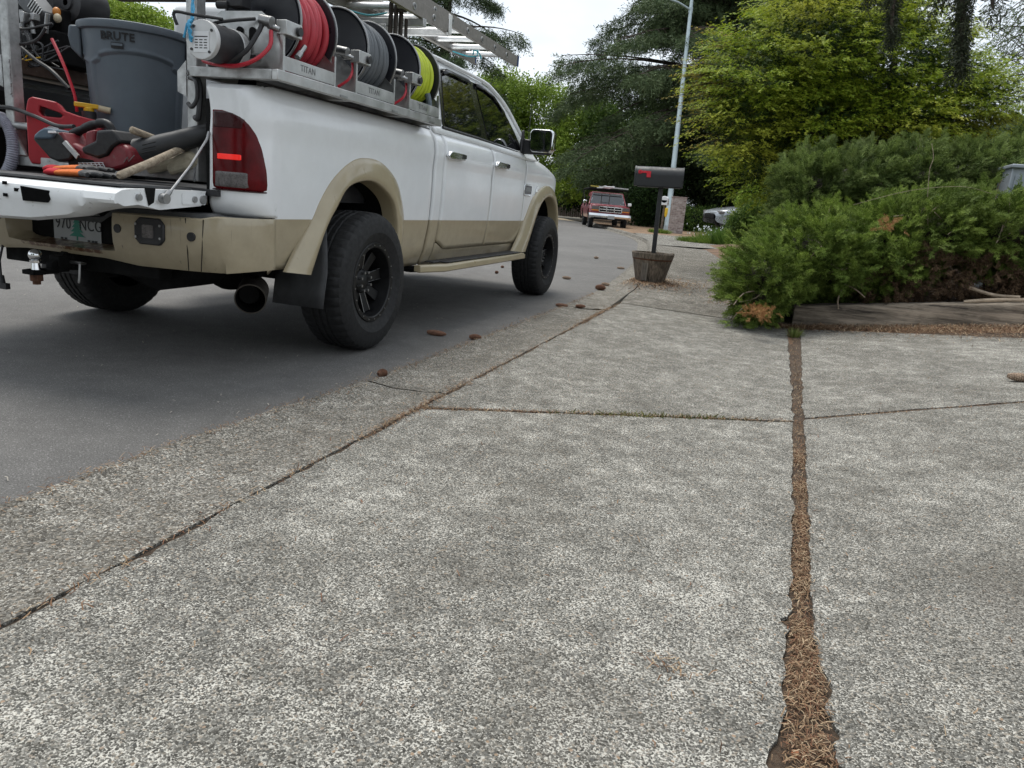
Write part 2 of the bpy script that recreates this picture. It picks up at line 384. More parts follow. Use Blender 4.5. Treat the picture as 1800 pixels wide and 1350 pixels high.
# road sheet, from its left kerb to the right gutter
left = offset(kc, -9.3); rp = [tuple(p) for p in offset(kc, .03)]
me = sheet(rp+[tuple(p) for p in left[::-1]], 0.0, 'road', None); struct(finish(me, 'road', asphalt(), None, np.zeros(3), smooth=False))
lk = offset(kc, -9.3); lk2 = offset(kc, -9.9)
mb = MB(); mb.grid([[(*p, .0) for p in lk], [(*p, .10) for p in offset(kc, -9.34)], [(*p, .11) for p in offset(kc,-9.5)], [(*p, .10) for p in offset(kc,-11.3)]])
struct(mb.build('kerb', mat_conc2, loc=(0,0,0)))
mb = MB(); mb.grid([[(*p, .06) for p in offset(kc,-11.3)], [(*p, .2) for p in offset(kc,-24)], [(*p, .2) for p in offset(kc,-60)]])
struct(mb.build('lawn', soilmat('lawn', (.03,.05,.012), (.07,.10,.03), 20), loc=(0,0,0)))
# gutter pan with an irregular road edge, slightly dished, in cast lengths
WX = 1.905
def gut(y0, y1, seed):
    ys = np.arange(y0, y1+.001, .05); K = np.interp(ys, kc[:, 1], kc[:, 0]); r = np.random.default_rng(seed)
    j = np.convolve(r.normal(size=len(ys)+12), np.ones(6)/6, 'same')[6:6+len(ys)]*.022
    rows = []
    for k, (fx, z) in enumerate(((0,-.05),(.0,.009),(.03,.012),(.16,-.002),(.34,.004),(.43,.016),(.455,.013),(.458,-.05))):
        rows.append([((WX-.017-(.458-fx)) if k > 4 else K[i]+fx+(j[i] if k < 3 else 0), ys[i], z) for i in range(len(ys))])
    return struct(MB().grid(rows).build('gutter', mat_gut, loc=(0,0,0), ang=60))
gut(-8, -.738, 1); gut(-.736, 3.15, 2)
# beyond y=3.15 the gutter rises into a standing kerb
ys = np.concatenate([np.arange(3.155, 8, .06), np.arange(8, 40, .3)]); K = np.interp(ys, kc[:, 1], kc[:, 0])
ri = lambda y: np.interp(y, [3.1,4.4,5.2,40], [0.0,.06,.09,.10])
r0 = np.random.default_rng(5); jit = r0.normal(size=len(ys))*.006
K2 = np.where(ys < 4.2, WX-.012-.455, np.minimum(K, WX-.012-.455))
rows = [[((K2[i] if fx > .4 else K[i])+fx+(jit[i] if q else 0), ys[i], z0+ri(ys[i])*zz) for i in range(len(ys))] for fx, z0, zz, q in ((0,-.05,0,1),(.0,.008,0,1),(.17,.0,.0,0),(.27,.004,.05,0),(.30,.008,.85,1),(.33,.012,1,0),(.445,.012,1,0),(.455,-.05,0,0))]
struct(MB().grid(rows).build('kerb', mat_gut, loc=(0,0,0), ang=50))
# sidewalk slabs (left of the long joint) and drive slabs (right of it, rising to the right)
WX = 1.905
j1a, j1b = (WX,-1.045), (3.50,-.175); j2a, j2b = (1.905,3.83), (3.60,3.50)
jl = lambda y: np.interp(y, [-6,-2.81,-2.517,-2.257,-1.911,-1.437,-.137,1.362,3.07,3.6], [3.452,3.454,3.473,3.487,3.502,3.512,3.540,3.553,3.563,3.575])
jr = lambda y: np.interp(y, [-6,-2.77,-2.48,-2.228,-1.877,-1.388,-.064,1.489,3.28,3.6], [3.572,3.566,3.556,3.541,3.548,3.564,3.594,3.636,3.678,3.69])
def jedge(y0, y1, fn, seed, amp=.004, chips=()):
    n = max(2, int(abs(y1-y0)/.02)); r = np.random.default_rng(seed)
    k = np.convolve(r.normal(size=n+13), np.ones(4)/4, 'same')[6:7+n]; nk = lambda y: sum(h_*math.exp(-((y-c_)/w_)**2) for c_, w_, h_ in chips)
    return [(float(fn(y0+(y1-y0)*i/n))+nk(y0+(y1-y0)*i/n)+k[i]*amp*(3.4 if y0+(y1-y0)*i/n < -2.1 else 1.9), y0+(y1-y0)*i/n) for i in range(n+1)]
sl = lambda x, y: .014+max(0, x-3.60)*.136
p = rough_line((WX,-6), (WX,-1.07), .03, .008, 3)[::-1]
slab(rough_line((WX,-6),(3.4,-6))+jedge(-6,-.19,jl,21,.004,((-2.26,.02,-.030),(-2.45,.06,-.010),(-2.80,.05,-.022),(-1.05,.05,-.008)))+rough_line((jl(-.19),-.19),(WX,-1.055),.025,.004,8)[1:]+p, .014, .06, 'sidewalk', mat_conc)
slab(rough_line((WX,-1.02),(jl(-.15),-.155),.025,.004,9)[:-1]+jedge(-.15,3.49,jl,22)+rough_line((3.57,3.50),(WX,3.815),.03,.005,6)[1:]+rough_line((WX,3.80),(WX,-1.0),.03,.008,12)[:-1], .014, .06, 'sidewalk', mat_conc)
dl = [(q[0], q[1]) for q in jedge(-6,-.10,jr,31,.004,((-2.50,.05,.010),(-2.66,.04,.014),(-2.35,.03,.008),(-1.55,.04,.006)))]
slab([(9,-6),(9,2.1)]+[tuple(q) for q in rough_line((9,2.6),(jr(-.09)+.005,-.09),.05,.004,14)][1:]+dl[::-1][1:], .014, .06, 'driveway', mat_conc, zf=sl)
slab([(9,2.63)]+[(9,2.66),(7,2.68),(6.2,2.70),(5.3,2.86),(4.5,3.16),(4.0,3.34),(3.72,3.42)]+jedge(3.40,-.05,jr,33)+[tuple(q) for q in rough_line((jr(-.06)+.006,-.055),(9,2.63),.05,.004,15)][:-1], .014, .06, 'driveway', mat_conc, zf=sl)
# soil under the joints and in front of the timber
struct(MB().grid([[(x, y, .009+max(0, x-3.60)*.136) for x in (3.6,5,7,9)] for y in (-6,3.2)]).build('soil', m_joint, smooth=False, loc=(0,0,0)))
struct(MB().add([(1.88,-8,.004),(3.66,-8,.004),(3.66,4.0,.004),(1.88,4.0,.004)], [(0,1,2,3)]).build('soil', m_joint, smooth=False, loc=(0,0,0)))
sz = lambda x: -.004+max(0, x-3.60)*.136
xs = np.linspace(3.0, 12, 40)
struct(MB().grid([[(x, y, (sz(x) if x > 3.6 else .004)-(.02 if y < 2.55 else 0)) for x in xs] for y in (2.2,2.6,3.0,3.8,4.2)]).build('soil', m_soil, loc=(0,0,0)))
# walk continuing past the planter, and the raised planting bed
kx = lambda y: float(np.interp(y, kc[:, 1], kc[:, 0]))
def walk(y0, y1, w=1.9, skew=0):
    ys = np.linspace(y0, y1, 44); zz = lambda y: float(np.interp(y, [3.8,4.3,5.2,40], [.014,.07,.10,.11]))
    mb = MB(); mb.grid([[(min(kx(y), WX-.467)+.462+o_, y-(skew*o_ if y == y0 else 0), zz(y)-d_) for y in ys] for o_, d_ in ((0,.06),(0,0),(w,0),(w,.06))])
    return struct(mb.build('sidewalk', mat_conc2, loc=(0,0,0)))
walk(3.828, 6.725, 1.78, .188); walk(6.735, 9.605); walk(9.615, 12.5); walk(12.51, 17.2)
struct(MB().grid([[(min(kx(y), WX-.467)+.45+o_, y, float(np.interp(y, [3.8,4.3,5.2,40], [.0,.055,.085,.095]))) for y in np.linspace(3.8,17.3,20)] for o_ in (0,1.8)]).build('soil', m_joint, smooth=False, loc=(0,0,0)))
struct(MB().add([(kx(17.2)+.46,17.22,.108),(12,20,.35),(12,28,.35),(kx(26)+.46,26.5,.108)], [(0,1,2,3)]).build('driveway', concrete('old drive concrete', .92, 60), smooth=False, loc=(0,0,0)))
bx = np.linspace(3.1, 30, 40); by = np.concatenate([np.linspace(3.95, 6, 6), np.linspace(7, 20, 8)])
struct(MB().grid([[(x+(kx(y)-1.47), y, min(.9, .10+max(0, x-3.4)*.14) if x > 3.1 else .08) for x in bx] for y in by]).build('planting_bed', m_soil, loc=(0,0,0)))
vx = [( .46,.10),(6,.12),(30,.6),(120,1.0)]
ys = np.concatenate([np.linspace(26.4, 46, 12), [60, 120]])
struct(MB().grid([[((kx(y) if y < 45 else kx(45)-(y-45)*.2)+o_, y, z_) for o_, z_ in vx] for y in ys]).build('verge', m_verge, loc=(0,0,0)))
struct(MB().add([(-8.1,41.8,.02),(-10.4,47.8,.02),(-18,53.5,.02),(-13.5,46,.02)], [(0,1,2,3)]).build('driveway', soilmat('sandy drive', (.35,.28,.19), (.5,.42,.3), 3), smooth=False, loc=(0,0,0)))
# ================================================================== WHITE PICKUP
T = thing('pickup_truck', (0,0,0), 'white and beige crew cab pickup with open tailgate, loaded bed and black wheels', 'pickup truck')
bdz = [.45,.55,.62,.70,.783,.92,1.08,1.16,1.2,1.25,1.31,1.35,1.385,1.40]; bdx = [.90,.945,.958,.972,.982,.990,.992,.992,.996,1.0,.992,.978,.955,.93]
def bodyx(z): return float(np.interp(z, bdz, bdx))
def smooth_table(z, zs, xs, w=.02): return float(np.mean([np.interp(z+d, zs, xs) for d in np.linspace(-w, w, 5)]))
bx_ = lambda z: smooth_table(z, bdz, bdx)
F_IN = [(-.617,.498),(-.49,.728),(-.382,.85),(-.27,.96),(-.083,1.006),(.088,.992),(.281,.896),(.352,.738),(.353,.594),(.335,.50)]
F_OUT = [(-.786,.518),(-.674,.658),(-.574,.773),(-.498,.892),(-.391,1.0),(-.218,1.102),(-.061,1.138),(.147,1.128),(.344,1.038),(.457,.883),(.507,.737),(.465,.515)]
G_IN = [(3.12,.488),(3.299,.718),(3.45,.90),(3.60,.995),(3.765,1.032),(3.93,1.02),(4.08,.94),(4.17,.80),(4.19,.66),(4.19,.56)]
G_OUT = [(2.80,.485),(3.02,.667),(3.15,.83),(3.30,.998),(3.52,1.10),(3.74,1.145),(3.96,1.125),(4.15,1.03),(4.27,.88),(4.32,.72),(4.33,.56)]
def arch(y, poly):
    P = resample(catmull(poly, 8), 200); k = P[:, 0]
    if y <= k.min() or y >= k.max(): return None
    i = int(np.argmax(P[:, 1])); a = P[:i+1]; b = P[i:]
    a = a[np.argsort(a[:, 0])]; b = b[np.argsort(b[:, 0])]
    return float(np.interp(y, a[:, 0], a[:, 1])) if y <= P[i, 0] else float(np.interp(y, b[:, 0], b[:, 1]))
def midpoly(A, B, t=.45):
    a = resample(catmull(A, 8), 60); b = resample(catmull(B, 8), 60); return a*(1-t)+b*t
def column_panel(ys, zb, zt, xf, nz=26, sgn=1, inset=None):
    rows = []
    for y in ys:
        a, b = zb(y), zt(y); r = []
        for k in range(nz+1):
            z = a+(b-a)*k/nz; x = xf(y, z); r.append((sgn*x, y, z))
        rows.append(r)
    return MB().grid(rows)
def mirror_build(mk, name, mat, **k):
    for s in (1, -1): mk(s).build(name, mat, T, **k)
# ---- bed side and rear corner: one panel that wraps round to the tailgate jamb
def corner_xy(s, z):
    """s<0 along the rear corner (metres from the side), returns x,y ; s>=0 side at y=-.86+s"""
    xb = bx_(z)
    if s >= 0: return xb, -.86+s
    u = -s; R = .13
    if u < .05: return xb-.002*u/.05, -.86-u
    u -= .05
    if u < R*pi/2:
        a = u/R; return xb-.002-R*(1-cos(a)), -.91-R*sin(a)
    u -= R*pi/2; return xb-.002-R-u, -.91-R-u*.10
AM = midpoly(F_IN, F_OUT, .5)
def bed_panel(sg):
    S_ = np.concatenate([np.linspace(-.36, -.02, 26), np.linspace(0, 1.80, 100)])
    ym = AM; i = int(np.argmax(ym[:, 1]))
    rows = []
    for s in S_:
        zt = 1.372 if s > 0 else 1.372-.02*min(1, (-s/.2))
        y0 = corner_xy(s, 1.0)[1]
        zb = .50 if s < .1 else .47
        if s < -.0: zb = .790-.0*s
        if s > 0: zb = .53
        if y0 > .4: zb = .465
        a = arch(y0, [tuple(p) for p in AM])
        if a: zb = max(zb, a)
        r = []
        for k in range(33):
            z = zb+(zt-zb)*k/32; x, y = corner_xy(s, z)
            if y > .86: x -= .02*((y-.86)/.07)**2          # rolled front edge of the box
            if s < .0 and z < .86: y += .035*(1-(z-.79)/.07)**2; 
            r.append((sg*x, y, z))
        # rolled top rail
        x, y = corner_xy(s, 1.37); nx = (.02, .045, .075)
        for k, dz in enumerate((.016, .022, .020)):
            if s < -.1: r.append((sg*(x), y+nx[k], zt+dz))
            else: r.append((sg*(x-nx[k]), y+(nx[k]*.5 if s < -.02 else 0), zt+dz))
        rows.append(r)
    return MB().grid(rows)
for sg in (1, -1):
    o = bed_panel(sg).build('bed_side', m_paint, T, ang=40, recalc=True, solid=.02, offset=0)
# black bed rail cap
for sg in (1,-1):
    mb = MB(); mb.grid([[(sg*(bx_(1.38)+o_), y, z) for y in np.linspace(-.98,.92,12)] for o_, z in ((.0,1.383),(-.005,1.402),(-.03,1.41),(-.10,1.408),(-.11,1.38))])
    mb.build('rail_cap', m_black, T)
# bed box inside
mb = MB(); mb.box((0,-.09,.885),(1.62,1.98,.03)); mb.box((.80,-.05,1.12),(.04,1.86,.46)); mb.box((-.80,-.05,1.12),(.04,1.86,.46)); mb.box((0,.90,1.12),(1.6,.04,.46))
mb.box((.67,-.02,1.02),(.26,1.0,.25)); mb.box((-.67,-.02,1.02),(.26,1.0,.25))
mb.build('bed_liner', m_black, T, smooth=False)
# beige lower rear quarter under the corner is bumper; fender flares
def flare(A, B, sg):
    a = resample(catmull(A, 10), 64); b = resample(catmull(B, 10), 64); rows = []
    for i in range(64):
        def P(t, x): q = a[i]*(1-t)+b[i]*t; return (sg*x, q[0], q[1])
        xb = max(.982, min(bx_(b[i][1]), .99))
        c = np.array([-.05, .55]) if A is F_IN else np.array([3.72, .55])
        ins = a[i]+(c-a[i])*.02
        rows.append([P(1.0, xb-.012), P(1.0, xb+.008), P(.93, xb+.020), P(.7, xb+.030), P(.45, 1.030), P(.2, 1.036), P(.06, 1.034), P(0, 1.026), P(0, 1.0), (sg*.93, *ins)])
    return MB().grid(rows)
for sg in (1,-1):
    for A, B in ((F_IN, F_OUT), (G_IN, G_OUT)): flare(A, B, sg).build('fender_flare', m_beige, T, ang=50)
# wheel housings
for sg in (1,-1):
    for yc in (-.12, 3.68):
        mb = MB(); hp_ = resample(catmull(F_IN if yc < 1 else G_IN, 8), 40)
        mb.grid([[(sg*x, p[0], p[1]+.004) for p in hp_] for x in (1.0,.93,.62)])
        mb.add([(sg*.62, p[0], p[1]) for p in hp_], [tuple(range(40))])
        mb.build('wheel_housing', m_dark, T)
# ---- cab lower: corner panel, doors, front fender
zbelt = lambda y: float(np.interp(y, [.95,1.9,2.9,3.3], [1.425,1.418,1.388,1.395]))
zsill = lambda y: float(np.interp(y, [.9,3.2], [.455,.488]))
dx = lambda y, z: bx_(z) - (.012*max(0, (z-1.36)/.05))
def panel(y0, y1, zb, name, n=24, xadd=0.0, zt=None, sub=None):
    for sg in (1,-1):
        column_panel(np.linspace(y0, y1, n), zb, zt or zbelt, lambda y, z: dx(y, z)+xadd, 28, sg).build(name, m_paint, T, ang=40, solid=.03)
panel(.955, 1.100, zsill, 'cab_corner', 6)
zdoor = lambda y: float(np.interp(y, [1.1,1.2,1.28,2.0,3.1], [.63,.60,.563,.568,.572]))
def doors(y0, y1, nm):
    out = []
    for sg in (1,-1):
        out.append((sg, column_panel(np.linspace(y0, y1, 26), zdoor, zbelt, lambda y, z: dx(y, z)+.003, 28, sg).build(nm, m_paint, T, ang=40, solid=.03)))
    return out
D1 = doors(1.109, 2.118, 'door'); D2 = doors(2.124, 3.028, 'door')
panel(1.03, 3.05, zsill, 'rocker_panel', 20, -.004, zt=lambda y: zdoor(y)-.006 if y > 1.28 else zdoor(y)-.006)
mb = MB()
for sg in (1,-1): mb.grid([[(sg*x, y, z) for y in np.linspace(.9, 3.1, 8)] for x, z in ((.88,.46),(.90,.75),(.92,1.2),(.90,1.40),(.5,1.40))])
mb.build('inner_sill', m_dark, T)
for sg, d in D1+D2:
    y0 = 1.10 if (sg, d) in D1 else 2.12
    mb = MB(); k = y0+.155; 
    P = [(0,-.01),(.05,.024),(.31,.020),(.335,.004),(.325,-.026),(.05,-.032),(.005,-.02)]
    mb.prism([(p[0]*.94, p[1]) for p in P], (sg*.997, y0+.005, 1.252), (0,1,0), (0,0,1), (sg*.034,0,0))
    mb.build('handle', m_chrome, d, bevel=.010, seg=3)
    mb = MB().prism([(p[0]*.24+.245, p[1]*.6+.004) for p in P], (sg*1.030, y0, 1.252), (0,1,0), (0,0,1), (sg*.0035,0,0)); mb.build('handle_recess', m_gloss, d)
    if (sg, d) in D2: 
        # towing mirror on the front door
        mb = MB().prism([(-.02,-.09),(.10,-.085),(.02,.115),(-.02,.10)], (sg*.952, 2.93, 1.50), (0,1,0), (0,0,1), (sg*.02,0,0)); mb.prism([(0,-.075),(.30,-.07),(.30,.045),(0,.06)], (sg*.93, 2.955, 1.475), (sg,0,0), (0,0,1), (0,.075,0))
        mb.build('mirror_arm', m_black, d, bevel=.012)
        R_ = rect(.225,.205,.045,5)
        mb = MB(); rows = []
        for q, yy in ((.94,-.035),(1.0,-.025),(1.02,.02),(.97,.09),(.78,.14),(.4,.158)):
            rows.append([(sg*(1.152+p[0]*q), 2.94+yy, 1.522+p[1]*q) for p in R_+[R_[0]]])
        mb.grid(rows); mb.build('mirror_housing', m_chrome, d, ang=60)
        mb = MB().prism(rect(.205,.186,.04,5), (sg*1.152, 2.903, 1.522), (sg,0,0), (0,0,1), (0,.01,0)); mb.build('mirror_frame', m_black, d)
        mb = MB().prism(rect(.128,.165,.03,5), (sg*1.118, 2.897, 1.522), (sg,0,0), (0,0,1), (0,.004,0)); mb.prism(rect(.055,.165,.02,5), (sg*1.217, 2.897, 1.522), (sg,0,0), (0,0,1), (0,.004,0))
        mb.build('mirror_glass', pm('mirror glass', (.5,.52,.54), .03, 1.0, var=.02, rv=.01), d)
# fender and bonnet
ftop = lambda y: float(np.interp(y, [3.0,3.35,3.57,3.75,3.9,4.1,4.26,4.38,4.46,4.52], [1.392,1.392,1.382,1.363,1.338,1.295,1.25,1.20,1.15,1.08]))
AMG = [tuple(p) for p in midpoly(G_IN, G_OUT, .5)]
def fz(y):
    a = arch(y, AMG); b = .56 if y > 3 else .55
    return max(b, a) if a else b
def fx(y, z):
    x = bx_(z) if z < 1.25 else 1.0-.010*(z-1.25)/.1
    t = ftop(y); q = t-z
    if q < .10: x -= .10*(1-math.sqrt(max(0, 1-((.10-q)/.10)**2)))
    return x - .22*max(0, (y-4.02)/.5)**2.2
for sg in (1,-1): column_panel(np.concatenate([np.linspace(3.036, 4.40, 46), np.linspace(4.42,4.50,5)]), fz, ftop, fx, 30, sg).build('front_fender', m_paint, T, ang=45, solid=.02)
mb = MB(); rows = []
for y in np.linspace(3.18, 4.50, 24):
    w_ = fx(y, ftop(y)); rows.append([(w_*t, y+.02*(1-t*t), ftop(y)+.055*(1-t**4)-.0) for t in np.linspace(-1, 1, 21)])
mb.grid(rows).build('bonnet', m_paint, T, ang=50, solid=.01)
mb = MB(); rows = []
for z in np.linspace(.80, 1.10, 8): rows.append([(t*.80, 4.52+.06*(1-t*t), z) for t in np.linspace(-1, 1, 13)])
mb.grid(rows).build('grille', m_chrome, T)
mb = MB(); rows = []
for z, e in ((.50,-.06),(.56,0),(.70,.02),(.79,0),(.80,-.1)): rows.append([(t*.96, 4.46+.16*(1-abs(t)**3)+e-.25*max(0, abs(t)-.88)/.12*.5, z) for t in np.linspace(-1, 1, 25)])
mb.grid(rows).build('front_bumper', m_beige, T, solid=.03)
for sg in (1,-1):
    MB().prism(rect(.24,.26,.05), (sg*.74, 4.50, .96), (1,0,0), (0,0,1), (0,.05,0)).build('headlight', m_glass, T, bevel=.01)
# ---- greenhouse
glx = lambda z: .935-(z-1.42)*.30
ztop = lambda y: float(np.interp(y, [.98,1.2,2.2,2.45,2.66,2.85,3.05,3.25,3.42], [1.90,1.915,1.905,1.885,1.828,1.73,1.595,1.46,1.40]))
ext = .012
ysG = np.linspace(.985, 3.36, 60)
for sg in (1,-1):
    column_panel(ysG, lambda y: zbelt(y)-.03, ztop, lambda y, z: glx(z)-.004+(.03*max(0, (1.44-z)/.05) if z < 1.44 else 0), 14, sg).build('cab_pillar', m_white, T, ang=40, solid=.02)
# roof skin with drip rails, windscreen, back wall
def roof_row(y):
    zt = ztop(y); xe = glx(zt); return [(xe*t, y, zt+.070*(1-abs(t)**3.2)+(.012 if abs(t) > .93 and abs(t) < .99 else 0)) for t in (-1,-.99,-.96,-.93,-.88,-.8,-.65,-.45,-.2,0,.2,.45,.65,.8,.88,.93,.96,.99,1)]
MB().grid([roof_row(y) for y in np.linspace(.985, 2.30, 22)]).build('roof', m_white, T, ang=50)
rows = []
for k in range(12):
    t = k/11; y0 = 2.30+(3.30-2.30)*t
    rows.append([(glx(ztop(y0))*q*.985, y0+.25*t*(1-q*q), ztop(y0)+.070*(1-abs(q)**3)*(1-t)+.004) for q in np.linspace(-1, 1, 15)])
MB().grid(rows).build('windscreen', m_glass, T)
MB().prism([(-.93,1.0),(.93,1.0),(.93,1.42),(.79,1.90),(-.79,1.90),(-.93,1.42)], (0,.97,0), (1,0,0), (0,0,1), (0,.02,0)).build('cab_back', m_white, T, smooth=False)
MB().prism(rect(1.3,.36,.05), (0,.967,1.65), (1,0,0), (0,0,1), (0,-.006,0)).build('rear_window', m_glass, T)
def side_patch(poly, off, name, mat, sg, par=None):
    P = catmull_poly(poly)[:-1]; n = len(P); A = [(sg*(glx(p[1])+off), p[0], p[1]) for p in P]; Bk = [(sg*(glx(p[1])+off-.006), p[0], p[1]) for p in P]
    return MB().add(A+Bk, [tuple(range(n)), tuple(range(2*n-1, n-1, -1))]+[(i, (i+1) % n, n+(i+1) % n, n+i) for i in range(n)]).build(name, mat, par or T, smooth=False)
def catmull_poly(poly, r=.045):
    """rounded polygon"""
    out = []; n = len(poly)
    for i in range(n):
        p0, p1, p2 = [np.array(poly[(i+k) % n], float) for k in (-1, 0, 1)]
        a = p1+(p0-p1)/np.linalg.norm(p0-p1)*r; b = p1+(p2-p1)/np.linalg.norm(p2-p1)*r
        for t in np.linspace(0, 1, 6): out.append((1-t)**2*a+2*t*(1-t)*p1+t*t*b)
    return np.array(out+[out[0]])
W_ALL = [(1.175,1.432),(1.30,1.845),(1.42,1.878),(2.20,1.872),(2.46,1.838),(2.70,1.735),(2.90,1.58),(3.06,1.405)]
W_R = [(1.215,1.455),(1.345,1.835),(1.44,1.862),(1.885,1.864),(1.965,1.452)]
W_F = [(2.11,1.448),(2.045,1.862),(2.20,1.858),(2.44,1.825),(2.66,1.725),(2.83,1.585),(2.935,1.418)]
for sg in (1,-1):
    side_patch(W_ALL, .004, 'window_surround', m_gloss, sg)
    side_patch(W_R, .009, 'window', m_glass, sg); side_patch(W_F, .009, 'window', m_glass, sg)
    mb = MB()    # dark rain visors over both windows
    for pts in ([(1.36,1.848),(1.46,1.874),(1.9,1.874)], [(2.04,1.872),(2.22,1.868),(2.46,1.835),(2.66,1.74)]):
        rows = [[(sg*(glx(z+dz)+o_), y, z+dz) for y, z in pts] for o_, dz in ((.010,.008),(.022,-.006),(.026,-.030))]; mb.grid(rows)
    mb.build('rain_visor', m_gloss, T, solid=.003)
    mb = MB(); P = catmull([(1.0,1.90),(1.2,1.93),(2.2,1.925),(2.5,1.885),(2.8,1.78),(3.06,1.60),(3.30,1.44)], 6)
    mb.tube([(sg*(glx(z-.01)+.0), y, z) for y, z in P], .016, 8); mb.build('drip_rail', m_white, T)
    mb = MB(); mb.tube([(sg*(glx(zbelt(y)+.01)+.006), y, zbelt(y)+.012) for y in np.linspace(1.16, 3.05, 14)], .011, 6); mb.build('belt_moulding', m_black, T)
    # pieces of the cabin behind tinted glass are not seen
# antenna on the far bonnet side, side badges
MB().tube([(.86,3.42,1.395),(.862,3.44,1.95)], .003, 6).cyl((.86,3.42,1.385),(.86,3.42,1.43), .012, .006, 10).build('antenna', m_black, T)
b0 = MB().prism(rect(.24,.108,.03,5), (.994,3.12,1.077), (0,1,0), (0,0,1), (.010,0,0)).build('badge', m_chrome, T, bevel=.003)
MB().prism(rect(.21,.082,.022,5), (1.0045,3.12,1.077), (0,1,0), (0,0,1), (.001,0,0)).build('badge_plate', pm('badge grey', (.13,.13,.14), .4), b0)
mb = MB(); 
for k in range(4): mb.prism([(-.018,-.018),(.006,-.018),(.018,.018),(-.006,.018)], (1.0058,3.06+.042*k,1.082), (0,1,0), (0,0,1), (.001,0,0))
mb.build('badge_emblem', m_plate, b0)
mb = MB(); mb.prism([(-.03,-.005),(.0,.03),(.02,.055),(.035,.05),(.02,.02),(.04,.0),(.0,-.01)], (.995,3.40,1.075), (0,1,0), (0,0,1), (.006,0,0)); mb.prism(rect(.10,.018), (.994,3.40,1.035), (0,1,0), (0,0,1), (.005,0,0)); mb.build('engine_emblem', m_chrome, T)
# ---- tail lights
m_lens = pm('red tail lens', (.085,.002,.004), .2, coat=0, var=.45, vs=9, rv=.06, spec=.22)
m_lensd = pm('dark tail lens', (.030,.003,.004), .3, coat=0, spec=.3, var=.3, vs=10)
m_lensw = pm('reverse lens', (.11,.10,.097), .3, var=.35, vs=40, spec=.4)
m_lit = newmat('lit tail lamp'); m_lit[2].inputs['Base Color'].default_value = (.6,.01,.01,1); m_lit[2].inputs['Emission Color'].default_value = (1,.03,.015,1); m_lit[2].inputs['Emission Strength'].default_value = .17; m_lit[2].inputs['Roughness'].default_value = .25; m_lit = m_lit[0]
so_ = lambda z: float(np.interp(z, [.90,1.0,1.1,1.16,1.2,1.23,1.255,1.268], [-.065,-.075,-.10,-.125,-.155,-.19,-.25,-.33]))
def lamp_patch(z0, z1, off, s_in, s_out, sg, n=18, lim=True):
    rows = []
    for z in np.linspace(z0, z1, n):
        so1 = so_(z)-.006 if lim else s_out; r = []
        for t in np.linspace(0, 1, 16):
            s = s_in+((min(so1, s_out) if s_out is not None else so1)-s_in)*t
            x, y = corner_xy(s, z); e = .008
            x2, y2 = corner_xy(s+e, z); x1, y1 = corner_xy(s-e, z); tx, ty = x2-x1, y2-y1; l = math.hypot(tx, ty)
            bul = off*(1-.6*max(0, abs(2*t-1)-.8)/.2)*(1-.6*max(0, abs(2*(z-z0)/(z1-z0)-1)-.85)/.15)
            r.append((sg*(x+ty/l*bul), y-tx/l*bul, z))
        rows.append(r)
    return MB().grid(rows)
for sg in (1,-1):
    tl = lamp_patch(.897, 1.272, .016, -.356, None, sg).build('taillight', m_lens, T, solid=.02, ang=50)
    lamp_patch(.912, .998, .0185, -.340, -.16, sg, 8, False).build('reverse_lens', m_lensw, tl, ang=50)
    lamp_patch(.900, .911, .0185, -.352, -.08, sg, 4, False).build('lens_edge', m_lensd, tl)
    lamp_patch(1.175, 1.262, .0183, -.350, -.185, sg, 8, True).build('lens_edge', m_lensd, tl)
    if sg > 0: lamp_patch(1.036, 1.076, .0188, -.33, -.19, sg, 5, False).build('brake_bulb', m_lit, tl)
    mb = MB()
    for k in range(-5, 9):
        z = 1.02+.018*k
        if 1.03 < z < 1.08: continue
        q = lamp_patch(z, z+.003, .0182, -.335, -.115, sg, 2, False); mb.add(q.v, q.f)
    mb.build('lens_rib', m_lensd, tl)
    # jamb behind the lamp
    mb = MB().box((sg*.732,-.965,1.10),(.03,.15,.42)); mb.build('jamb', m_dark, T)
# ---- rear bumper
def bprof(t):
    """plan curve of bumper, t in -1..1 -> x, y"""
    s = abs(t)
    P = np.array([(0,-1.245),(.45,-1.235),(.72,-1.205),(.86,-1.165),(.945,-1.09),(.985,-1.0),(.996,-.885)]); q = resample(catmull(P, 8), 60)
    k = s*59; i = int(min(58, k)); p = q[i]*(1-(k-i))+q[i+1]*(k-i)
    return (p[0] if t >= 0 else -p[0]), p[1]
mb = MB(); rows = []
ts = np.linspace(-1, 1, 121)
for t in ts:
    x, y = bprof(t); a = abs(x); r = []
    nx, ny = (x/abs(x) if x else 0)*max(0, (a-.7))/.3, -1.0
    zt = .783 if a > .86 else float(np.interp(a, [0,.25,.34,.80,.86], [.70,.705,.760,.768,.783]))
    zb = float(np.interp(a, [0,.25,.45,.9,1.0], [.532,.532,.515,.52,.535]))
    rec = 1-min(1, max(0, (a-.29)/.05))             # recess for the plate
    for k, (h, dpt) in enumerate(((1.0,.045),(1.0,.012),(.975,0),(.86,-.004),(.62,-.006),(.40,-.002),(.22,.012),(.07,.028),(0,.042),(0,.075))):
        z = zb+(zt-zb)*h; d = dpt
        if h > .30: d += .175*rec*min(1, (h-.30)/.06)
        r.append((x*(1-d*.25*max(0,a-.75)/.25), y+d*(1 if a < .9 else .35), z))
    rows.append(r)
bumper = mb.grid(rows).build('rear_bumper', m_bump, T, ang=40, solid=.012)
mb = MB(); rows = []
